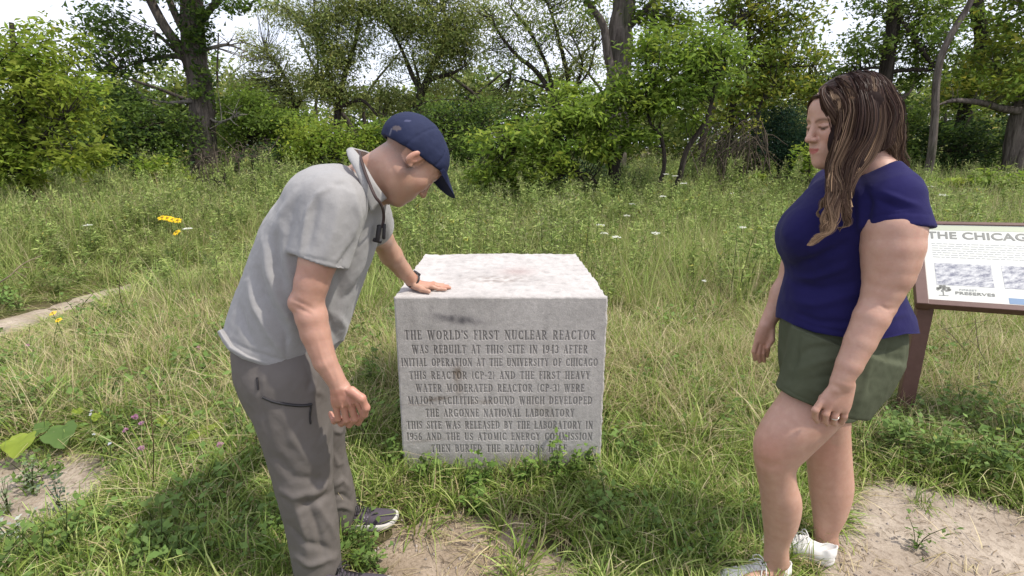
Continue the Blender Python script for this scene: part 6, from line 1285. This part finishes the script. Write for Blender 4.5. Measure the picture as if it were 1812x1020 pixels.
def scatter_group(name, label, key, P, rot, scl, cat='grass'):
    """one stuff object: points that carry instances of the tuft meshes (geometry nodes)"""
    me = bpy.data.meshes.new(name); me.vertices.add(len(P)); me.vertices.foreach_set('co', np.asarray(P, np.float32).ravel())
    a = me.attributes.new('rot', 'FLOAT_VECTOR', 'POINT'); a.data.foreach_set('vector', np.asarray(rot, np.float32).ravel())
    a = me.attributes.new('scl', 'FLOAT_VECTOR', 'POINT'); a.data.foreach_set('vector', np.asarray(scl, np.float32).ravel())
    me.update(); me.materials.append(M_blade); o = bpy.data.objects.new(name, me); link(o); tag(o, label, cat, None, 'stuff')
    ng = bpy.data.node_groups.new('scatter_' + name, 'GeometryNodeTree'); ng.interface.new_socket('Geometry', in_out='INPUT', socket_type='NodeSocketGeometry'); ng.interface.new_socket('Geometry', in_out='OUTPUT', socket_type='NodeSocketGeometry')
    i, u = ng.nodes.new('NodeGroupInput'), ng.nodes.new('NodeGroupOutput'); ip = ng.nodes.new('GeometryNodeInstanceOnPoints'); ci = ng.nodes.new('GeometryNodeCollectionInfo')
    ci.inputs['Collection'].default_value = cols_[key]; ci.inputs['Separate Children'].default_value = True; ci.inputs['Reset Children'].default_value = True; ip.inputs['Pick Instance'].default_value = True
    r, s = ng.nodes.new('GeometryNodeInputNamedAttribute'), ng.nodes.new('GeometryNodeInputNamedAttribute'); r.data_type = s.data_type = 'FLOAT_VECTOR'; r.inputs[0].default_value = 'rot'; s.inputs[0].default_value = 'scl'
    ri = ng.nodes.new('FunctionNodeRandomValue'); ri.data_type = 'INT'; ri.inputs[4].default_value = 0; ri.inputs[5].default_value = len(cols_[key].objects) - 1
    L = ng.links.new; L(i.outputs[0], ip.inputs['Points']); L(ci.outputs[0], ip.inputs['Instance']); L(r.outputs[0], ip.inputs['Rotation']); L(s.outputs[0], ip.inputs['Scale']); L(ri.outputs[2], ip.inputs['Instance Index'])
    L(ip.outputs[0], u.inputs[0]); md = o.modifiers.new('scatter', 'NODES'); md.node_group = ng; return o
def pts_uniform(rng, n, y0, y1, pw=1.0):
    n = int(n * (1 + 1.9 / (y0 + y1)))
    Y = y0 + (y1 - y0) * rng.random(n) ** pw; X = rng.uniform(-1, 1, n) * (Y * 1.02 + 1.5); return X, Y
def bare(X, Y, soft=.07):
    """0 on bare ground, 1 in the grass"""
    k = np.ones(len(X))
    for key in PATCH:
        d = patch_d(X, Y, key); lim, sf = {'centre': (-.10, .34), 'trail': (.02, .25), 'right': (.0, .10), 'left': (-.02, .14)}[key]; k = np.minimum(k, np.clip((d - lim) / max(soft, sf), 0, 1) ** 1.5 + {'centre': .022, 'left': .015, 'right': .004, 'trail': 0}[key] * (np.abs(d) < .5))
    return k
def keepout(X, Y, m=.0):
    return (X > -.53 - m) & (X < .43 + m) & (Y > STONE_Y - m) & (Y < STONE_Y + 1.05 + m)
def near_feet(X, Y):
    k = np.zeros(len(X), bool)
    for (a, b, r) in (((594, 950), (696, 925), .085), ((552, 1056), (694, 1046), .06), ((1400, 1026), (1264, 1034), .06), ((1484, 1000), (1334, 955), .055)):
        A = gnd(*a)[:2]; B = gnd(*b)[:2]
        if a == (594, 950): A = at(594, 950, 1.86)[:2]; B = at(696, 922, 1.90)[:2]
        d = B - A; t = np.clip(((X - A[0]) * d[0] + (Y - A[1]) * d[1]) / (d @ d), 0, 1); k |= np.hypot(X - A[0] - t * d[0], Y - A[1] - t * d[1]) < r
    return k
def place(name, label, key, X, Y, smin, smax, rng, tilt=.12, hmul=None):
    ok = ~keepout(X, Y, .0) & ~near_feet(X, Y); X, Y = X[ok], Y[ok]; n = len(X)
    Z = relief(X, Y); P = np.stack([X, Y, Z], 1); rot = np.stack([rng.normal(size=n) * tilt, rng.normal(size=n) * tilt, rng.uniform(0, 6.283, n)], 1); s = rng.uniform(smin, smax, n)
    hm = np.ones(n) if hmul is None else hmul[ok]; scl = np.stack([s, s, s * hm], 1); return scatter_group(name, label, key, P, rot, scl)
def nz(X, Y, f, s): return fnoise(np.stack([X, Y, np.zeros(len(X))], 1), f, s, 3)
def grow():
    rng = np.random.default_rng(200); make_protos()
    # trodden short grass round the block and along the front
    X, Y = pts_uniform(rng, 9500, .9, 3.3, .8); k = bare(X, Y); tall = np.clip((Y - 2.1 - .25 * nz(X, Y, .9, 7) + .35 * (X < -.7)) / .8, 0, 1); cen = np.clip(patch_d(X, Y, 'centre') / .35, .25, 1)
    m = rng.random(len(X)) < k * (1 - .6 * tall) * (.35 + .65 * cen); place('short_grass', 'trodden short green and straw-coloured grass in the foreground around the feet and block', 'short', X[m], Y[m], .7, 1.45, rng, .25)
    X, Y = pts_uniform(rng, 5200, 1.0, 3.4, .8); k = bare(X, Y, .2); w = np.clip(.06 + .6 * nz(X, Y, 1.1, 8) + .12 * (X < -.9) + .2 * (X > 1.7), 0, 1); m = rng.random(len(X)) < w * k
    place('clover', 'low clover and leafy weeds growing among the foreground grass', 'weed', X[m], Y[m], .7, 1.5, rng, .2)
    X, Y = pts_uniform(rng, 2600, 1.0, 3.6, .9); m = rng.random(len(X)) < np.clip(.45 + .7 * nz(X, Y, 1.4, 9), .05, 1) * np.maximum(bare(X, Y, .25), .13 + .30 * (np.abs(X) < .8))
    place('dead_grass', 'dry straw lying flat on the ground and over the bare dirt', 'straw', X[m], Y[m], .6, 1.3, rng, .1)
    # knee-high grass
    X, Y = pts_uniform(rng, 15000, 2.0, 9.5, .85); k = bare(X, Y, .25); w = np.clip((Y - 2.25 - .3 * nz(X, Y, .7, 10) + .45 * (X < -.75) + .2 * (X > .55)) / .8, 0, 1) * np.clip(.8 + .5 * nz(X, Y, .5, 14), .25, 1); m = rng.random(len(X)) < w * k
    hm = .75 + .35 * np.clip((Y - 2.5) / 4, 0, 1.2) + .15 * nz(X, Y, .8, 11); hm *= np.clip(patch_d(X, Y, 'trail') / 1.2, .30, 1)
    place('meadow_grass', 'knee-high mixed green and dry meadow grass behind the block', 'mid', X[m], Y[m], .8, 1.35, rng, .16, hm[m])
    X, Y = pts_uniform(rng, 2600, 2.4, 9, .9); w = np.clip(.05 + .7 * nz(X, Y, .8, 12) + .4 * (X < -1), 0, 1) * bare(X, Y, .3); m = rng.random(len(X)) < w
    place('meadow_weeds', 'patches of leafy weeds among the knee-high meadow grass', 'weed', X[m], Y[m], 1.2, 2.0, rng, .15)
    # tall meadow
    X, Y = pts_uniform(rng, 14000, 4.0, 15.5, .9); w = np.clip((Y - 4.2) / 2.6, .0, 1) * np.clip(.85 + .3 * nz(X, Y, .3, 13), .2, 1) * bare(X, Y, .5); m = rng.random(len(X)) < w
    hm = 1 + .30 * np.clip((Y - 6) / 5, 0, 1) * (1 + nz(X, Y, .35, 31)) + .35 * (np.abs(X / Y) > .62); hm *= np.clip(patch_d(X, Y, 'trail') / 1.5, .35, 1)
    place('tall_meadow_grass', 'waist-high pale grass filling the meadow up to the trees', 'tallgrass', X[m], Y[m], .85, 1.25, rng, .10, hm[m])
    X, Y = pts_uniform(rng, 8500, 4.6, 15, .8); w = np.clip(.45 + .9 * nz(X, Y, .28, 15), .05, 1) * np.clip((Y - 4.4) / 2, 0, 1) * bare(X, Y, .6); m = rng.random(len(X)) < w
    hm = 1 + .35 * np.clip((Y - 7) / 4, 0, 1) * (1 + nz(X, Y, .6, 32)); hm *= np.clip(patch_d(X, Y, 'trail') / 1.5, .4, 1)
    place('goldenrod', 'pale green goldenrod stems standing in the tall meadow', 'tall', X[m], Y[m], .8, 1.4, rng, .06, hm[m])
grow(); print('grass', round(time.time() - T0, 1))
# ------------------------------------------------------------------ flowers and single plants one can tell apart
M_petal = mat_new('petal', attr='col', rough=.6, spec=.2, translucent=.3)
def disc(C, r, n, rng, up=(0, 0, 1), dish=.2, col=(.8, .8, .78), petals=0, cen=None):
    up = np.array(up, float); up /= np.linalg.norm(up); u = np.cross(up, [0, 1, .3]); u /= np.linalg.norm(u); v = np.cross(up, u); V, Q, c = [], [], []
    k = petals or n
    for i in range(k):
        a = i / k * 6.283 + rng.uniform(-.1, .1); w = 6.283 / k * .42; o = len(V); L = r * rng.uniform(.85, 1.1)
        for aa, rr, hh in ((a, r * .18, 0), (a - w, L * .65, dish * L * .6), (a, L, dish * L), (a + w, L * .65, dish * L * .6)): V.append(C + (u * math.cos(aa) + v * math.sin(aa)) * rr + up * hh)
        Q.append([o, o+1, o+2, o+3]); c += [np.array(col) * rng.uniform(.85, 1.1)] * 4
    if cen is not None:
        for i in range(6):
            a = i / 6 * 6.283; o = len(V)
            for aa, rr, hh in ((a, 0, .3), (a, r * .25, .05), (a + .52, r * .27, .05), (a + 1.05, r * .25, .05)): V.append(C + (u * math.cos(aa) + v * math.sin(aa)) * rr + up * hh * r)
            Q.append([o, o+1, o+2, o+3]); c += [np.array(cen)] * 4
    return np.array(V), np.array(Q), np.array(c)
def flower(name, label, cat, px, py, Y, r, kind, seed, group=None):
    rng = np.random.default_rng(seed); H = at(px, py, Y); root = empty(name, (H[0] + rng.normal() * .03, H[1] + rng.normal() * .03, 0)); tag(root, label, cat, group); B = np.array(root.location)
    B[2] = relief(np.array([B[0]]), np.array([B[1]]))[0] - .01; mid = (B + H) / 2 + rng.normal(size=3) * [.02, .02, 0]; p = cr_resample(range(3), np.array([B, mid, H]), 10)[1]
    v, q = tube_np(p, np.linspace(.003, .0016, 10), 5); cen = p[rng.integers(1, 8, 6)]; lv = leaves_np(rng, cen, 1, .004, .05, WEED, -.1, .4, .28)
    parts = [(v, q, np.tile([.09, .13, .04], (len(v), 1))), lv]; V, Q, c = merge(parts); child('stem', V, Q, M_blade, root, c)
    if kind == 'lace':
        ps = [disc(H + np.array([math.cos(a) * rr, math.sin(a) * rr, .004 * rng.normal() - rr * .15]), r * .24, 6, rng, (rng.normal()*.2, rng.normal()*.2 - .2, 1), .1, (.80, .80, .74)) for a, rr in [(0, 0)] + [(i / 7 * 6.283, r * .45) for i in range(7)] + [(i / 12 * 6.283 + .2, r * .82) for i in range(12)]]
    elif kind == 'yellow': ps = [disc(H, r, 12, rng, (rng.normal()*.2, -.6, 1), -.15, (.95, .62, .02), 12, (.35, .22, .02))]
    else:
        ps = [disc(H + rng.normal(size=3) * r * .25, r * .8, 9, rng, rng.normal(size=3) * .5 + [0, -.2, 1], .8, kind) for _ in range(5)]
    V, Q, c = merge(ps); child('bloom', V, Q, M_petal, root, c)
ylab = ['yellow coneflower, leftmost of the row above the left path', 'yellow coneflower, second from left in the row above the left path', 'yellow coneflower, third in the row above the left path', 'yellow coneflower, rightmost of the row above the left path', 'single yellow coneflower just below the row of four', 'yellow coneflower in front of the narrow footpath, upper of two', 'yellow coneflower in front of the narrow footpath, lower of two']
for i, (x, y, Y) in enumerate([(287, 385, 6.2), (296, 386, 6.1), (304, 388, 6.2), (314, 390, 6.15), (312, 411, 6.0), (93, 554, 3.75), (103, 566, 3.7)]): flower('yellow_flower', ylab[i], 'flower', x, y, Y, .052 if i < 5 else .028, 'yellow', 300 + i, 'yellow coneflowers in the meadow on the left')
lace = [(1178, 308, 9.5), (1195, 311, 9.3), (1210, 324, 9), (1173, 347, 8.5), (1119, 361, 8.3), (1109, 381, 8), (1068, 412, 6.4), (1063, 398, 6.6), (1160, 412, 6.2), (1296, 342, 9.5), (1313, 402, 6.6), (1091, 419, 6.2), (1670, 345, 7.4), (1724, 378, 7), (1648, 330, 9), (155, 398, 7), (332, 404, 6.6), (1246, 497, 4.4)]
w8 = ['tallest', 'second tallest', 'third tallest']
for i, (x, y, Y) in enumerate(lace):
    if x < 400: lab = 'pale lilac-white flower head %s' % ('among the tall grass far left' if x < 200 else 'beside the row of yellow coneflowers')
    elif x > 1600: lab = ['white lace flower head beyond the shoulder of the woman above the sign', 'white lace flower head above the middle of the sign panel', 'small far white lace flower head near the shaded trees at right'][i - 12]
    elif i < 3: lab = 'white lace flower head, %s of the group in front of the boxelder stems' % ['leftmost', 'middle', 'lowest right'][i]
    else: lab = ['white lace flower head just left below the tall group by the boxelder', 'white lace flower head below the dark boxelder trunk, upper one', 'white lace flower head below the dark boxelder trunk, lower one', 'white lace flower head above the right back corner of the block, nearest one', 'white lace flower head above the right back corner of the block, further one', 'white lace flower head alone in the open grass right of the block', 'tiny far white lace flower head before the grey brush', 'white lace flower head midway between block and chest of the woman', 'white lace flower head nearest the back edge of the block top', '', '', '', '', '', 'small white flower low in the grass between block and woman'][i - 3]
    flower('lace_flower', lab, 'flower', x, y, Y * .92, .05 if i != 17 else .02, 'lace', 330 + i, 'white lace flowers in the meadow')
pink = [(222, 762, 1.98, (.55, .25, .45)), (250, 750, 2.02, (.55, .30, .48)), (238, 738, 2.05, (.50, .22, .40)), (252, 794, 1.9, (.55, .28, .46)), (391, 788, 1.9, (.55, .30, .42)), (352, 616, 2.7, (.55, .28, .40)), (380, 672, 2.35, (.60, .38, .50)), (50, 612, 2.9, (.50, .28, .40)), (160, 734, 2.08, (.75, .75, .80)), (163, 728, 2.1, (.75, .75, .80)), (165, 770, 1.98, (.75, .76, .80)), (195, 786, 1.92, (.72, .74, .80))]
plab = ['pink clover bloom left of the man, brightest of the small cluster', 'pink clover bloom at the top right of the small cluster', 'small pink clover bloom at the top of the cluster', 'pink clover bloom lowest of the small cluster', 'pink clover bloom beside the trouser leg of the man', 'pinkish bloom in the dry grass left of the shirt hem', 'pale pink bloom just left of the trouser pocket', 'dull pink bloom below the footpath at far left', 'tiny white bloom above the bare dirt patch, lower of a close pair', 'tiny white bloom above the bare dirt patch, upper of a close pair', 'tiny white bloom nearest the yellow-green broad leaves', 'tiny white bloom below the pink clover cluster']
for i, (x, y, Y, c) in enumerate(pink): flower('clover_flower', plab[i], 'flower', x, y, gnd(x, y, .13 + .02 * (i % 3))[1], .014 if i < 8 else .008, c, 360 + i, 'small clover flowers left of the man')
# broad-leaved plants
def lobed(C, d, L, up, col, rng):
    """one vine leaf, five lobes, folded along its rib"""
    d = d / np.linalg.norm(d); s = np.cross(d, up); s /= np.linalg.norm(s); n = np.cross(s, d); ang = np.linspace(-math.pi, math.pi, 26)[:-1]; V = [C + d * L * .30]; c = [np.array(col) * .9]
    for a in ang:
        r = L * (.46 + .10 * abs(math.cos(2.5 * a)) + .05 * math.cos(a) + .012 * rng.normal()); x = math.cos(a) * r + L * .30; y = math.sin(a) * r; V.append(C + d * x + s * y + n * (abs(y) * .30 - x * x / L * .35 + .004 * rng.normal())); c.append(np.array(col) * rng.uniform(.85, 1.1))
    Q = [[0, i + 1, (i + 1) % 25 + 1] for i in range(25)]; return np.array(V), np.array(Q), np.array(c)
def broad(name, label, spots, seed, col):
    rng = np.random.default_rng(seed); g0 = np.array([*np.mean([s[0][:2] for s in spots], 0), 0]); root = empty(name, tuple(g0)); tag(root, label, 'plant')
    for C, L, dx, dy in spots:
        V, Q, c = lobed(C, np.array([dx, dy, -.25]), L, np.array([0, -.45, 1.0]), np.array(col) * rng.uniform(.85, 1.15), rng); child('leaf', V, Q, M_blade, root, c)
        p = cr_resample(range(3), np.array([[C[0], C[1] + .03, -.01], C + [0, .02, -.03], C]), 6)[1]; v, q = tube_np(p, .0018, 5); child('stem', v, q, M_blade, root, np.tile([.20, .26, .08], (len(v), 1)))
YG = (.26, .33, .045); GG = (.12, .20, .05)
broad('broad_leaved_plant', 'low plant with big yellow-green lobed leaves beside the bare dirt patch', [(gnd(46, 772, .12), .13, .2, -1), (gnd(-8, 790, .12), .10, -.4, -1)], 1, YG)
broad('broad_leaved_plant', 'dark green lobed-leaf plant at the top corner of the bare dirt patch', [(gnd(112, 756, .12), .14, .5, -1), (gnd(85, 752, .12), .08, -.5, -1), (gnd(4, 742, .12), .08, -.2, -1)], 2, GG)
broad('broad_leaved_plant', 'yellow-green lobed-leaf plant left of the trouser thigh', [(gnd(368, 755, .12), .075, .1, -1), (gnd(350, 768, .12), .06, -.6, -1), (gnd(384, 748, .12), .05, .8, -.8)], 3, YG)
broad('broad_leaved_plant', 'small yellow-green lobed-leaf plant above the pink clover blooms', [(gnd(292, 738, .12), .06, .1, -1), (gnd(310, 742, .12), .045, .6, -1)], 4, YG)
broad('broad_leaved_plant', 'small yellow-green lobed-leaf plant between bare dirt and the white blooms', [(gnd(172, 733, .12), .05, .3, -1), (gnd(143, 726, .12), .055, -.3, -1)], 5, YG)
broad('broad_leaved_plant', 'yellow-green lobed leaves at the left photo edge below the footpath', [(gnd(8, 655, .12), .10, .2, -1), (gnd(22, 665, .12), .06, .8, -1)], 6, YG)
# leafy weeds that stand up against the block and elsewhere
def weed(label, px, py, h, rad, leaf, seed, pal=None, group=None, n=26):
    rng = np.random.default_rng(seed); g0 = gnd(px, py); pal = pal or WEED;  V, Q, c = merge([shift(leafy(rng, n, h, rad, leaf, pal, 6), np.zeros(2)), blade_set(rng, 10, h * .9, .004, rad * .6, 1.2, GR)])
    root = empty('weed', tuple(g0)); tag(root, label, 'weed', group); child('foliage', V + g0, Q, M_blade, root, c)
gp = 'leafy weeds growing against the front of the block'
BR = [(.14, .23, .045), (.18, .27, .06), (.11, .19, .04)]
for i, (x, y, h, r, lab) in enumerate([(838, 872, .17, .09, 'bright leafy weed in front of the block, tallest left of centre'), (862, 862, .13, .07, 'small leafy weed right beside the tallest weed before the block'), (985, 858, .20, .08, 'leafy weed overlapping the last carved line of the block'), (1018, 848, .15, .07, 'leafy weed near the right bottom corner of the block'), (1045, 838, .13, .06, 'low leafy weed at the right bottom corner of the block'),
        (930, 858, .11, .08, 'low leafy weed below the middle of the block'), (752, 850, .12, .06, 'low leafy weed near the left bottom corner of the block'), (690, 835, .16, .08, 'leafy weed at the left side foot of the block'), (788, 852, .10, .06, 'low leafy weed under the left part of the carved text'), (845, 905, .08, .06, 'small dark-leaved weed just above the bare ground')]): weed(lab, x, y, h, r, .028, 400 + i, BR, gp)
for i, (x, y, h, r, lab, pal) in enumerate([(320 / 3 + 0, 905, .15, .06, 'grey-green weed sprouting out of the bare dirt patch, right one', [(.13, .17, .10), (.10, .15, .12)]), (60, 870, .13, .05, 'thin grey-green weed in the middle of the bare dirt patch', [(.24, .30, .17)]), (40, 960, .10, .09, 'silvery-leaved weed at the lower edge of the bare dirt patch', [(.42, .45, .40), (.28, .34, .24)]), (15, 905, .14, .05, 'thin weed at the far left of the bare dirt patch', [(.24, .30, .16)]),
        (1760, 850, .30, .20, 'dark leafy weed clump above the pale dirt path at right', WEED), (1660, 835, .24, .16, 'leafy weed clump between sign post and pale dirt path', WEED), (1800, 800, .32, .20, 'tall leafy weed clump at the right edge below the sign', WEED), (1590, 810, .22, .13, 'leafy weed clump at the foot of the sign post', WEED), (1700, 770, .28, .16, 'leafy weed clump under the lower frame of the sign', WEED),
        (662, 700, .35, .12, 'leafy green weed standing between the man and the block', BR), (640, 780, .22, .12, 'bright leafy weed behind the far leg of the man', BR)]): weed(lab, x, y, h, r, .036 if i > 3 else .018, 440 + i, pal, None, 40 if i > 3 else 14)
# dry arching stalks
def stalk(label, pts, r=.003, seed=0, col=(.30, .24, .16), br=4):
    rng = np.random.default_rng(seed); P = cr_resample(range(len(pts)), np.array(pts), 16)[1]; v, q = tube_np(P, np.linspace(r, r * .4, 16), 5); parts = [(v, q, np.tile(col, (len(v), 1)))]
    for i in range(br):
        a = P[rng.integers(4, 14)]; e = a + rng.normal(size=3) * .07 + [0, 0, .03]; v, q = tube_np(np.linspace(a, e, 4), r * .4, 4); parts.append((v, q, np.tile(col, (len(v), 1))))
    V, Q, c = merge(parts); o = mesh_np('dry_stalk', V, Q, M_blade, None, True, c); tag(o, label, 'stalk', 'dry stalks')
stalk('dry bent stalk leaning over the grass at the far left', [gnd(-60, 520, 0), at(0, 500, 4.2), at(40, 468, 4.3), at(75, 452, 4.4)], .008, 1, br=2)
stalk('thin upright reddish stalk left of the clover in front of the man', [gnd(270, 872), at(272, 800, 1.78), at(268, 740, 1.78), at(266, 690, 1.78)], .0022, 2, (.13, .08, .05))
stalk('thin dark upright stalk standing beyond the yellow coneflowers by the footpath', [gnd(224, 560), at(212, 520, 3.9), at(214, 460, 3.9), at(212, 440, 3.9)], .003, 3, (.12, .09, .05))
stalk('dry branching stalk under the sign panel, left one', [gnd(1715, 660), at(1722, 640, 3.4), at(1690, 600, 3.3), at(1660, 572, 3.2)], .004, 4, (.20, .16, .12), 7)
stalk('dry branching stalk under the sign panel, right one', [gnd(1770, 680), at(1745, 640, 3.2), at(1732, 615, 3.2), at(1725, 560, 3.2)], .004, 5, (.20, .16, .12), 7)
stalk('dry hooked stalk low beneath the sign', [gnd(1745, 742), at(1742, 700, 2.9), at(1730, 668, 2.9), at(1738, 672, 2.88)], .003, 6, (.14, .10, .12), 3)
stalk('dark crooked twig lying on the bare dirt patch', [gnd(44, 852, .01), gnd(60, 846, .014), gnd(78, 842, .012)], .006, 7, (.10, .075, .06), 1)
# small debris on the dirt
def debris():
    rng = np.random.default_rng(9); parts = []
    for key, n in (('right', 900), ('centre', 700), ('left', 500)):
        P = np.array(PATCH[key]); x0, y0 = P.min(0); x1, y1 = P.max(0); X = rng.uniform(max(x0, -3), min(x1, 3), n * 4); Y = rng.uniform(max(y0, 1), y1, n * 4); m = patch_d(X, Y, key) < .02; X, Y = X[m][:n], Y[m][:n]; Z = relief(X, Y) + .008
        for x, y, z in zip(X, Y, Z):
            if rng.random() < .5:
                a = rng.uniform(0, 3.14); L = rng.uniform(.008, .045); d = np.array([math.cos(a), math.sin(a), .08]) * L; v, q = tube_np(np.array([[x, y, z], np.array([x, y, z + .003]) + d * .5, np.array([x, y, z]) + d]), rng.uniform(.0006, .0016), 4); parts.append((v, q, np.tile(np.array([.16, .12, .08]) * rng.uniform(.6, 2.2), (len(v), 1))))
            else:
                r = rng.uniform(.002, .007); th = rng.uniform(0, 6.28, 1)[0]; pts = []
                for k in range(5): pts.append([x + r * math.cos(th + k * 1.256) * rng.uniform(.7, 1.2), y + r * math.sin(th + k * 1.256) * rng.uniform(.7, 1.2), z - .002])
                pts += [[x + r * .4 * math.cos(th + k * 1.256), y + r * .4 * math.sin(th + k * 1.256), z + r * .6] for k in range(5)]; v = np.array(pts); q = np.array([[k, (k+1) % 5, (k+1) % 5 + 5, k + 5] for k in range(5)] + [[5, 6, 7, 8], [5, 8, 9, 9]])
                parts.append((v, q, np.tile(np.array([.36, .31, .27]) * rng.uniform(.5, 1.2), (10, 1))))
    V, Q, c = merge([p for p in parts if p[1].shape[1] == 4]); o = mesh_np('debris', V, Q, M_dirtbits, None, False, c); tag(o, 'small pebbles and broken twigs scattered over the bare dirt', 'debris', None, 'stuff')
M_dirtbits = mat_new('pebbles_and_twigs', attr='col', rough=.9)
debris(); print('all', round(time.time() - T0, 1))
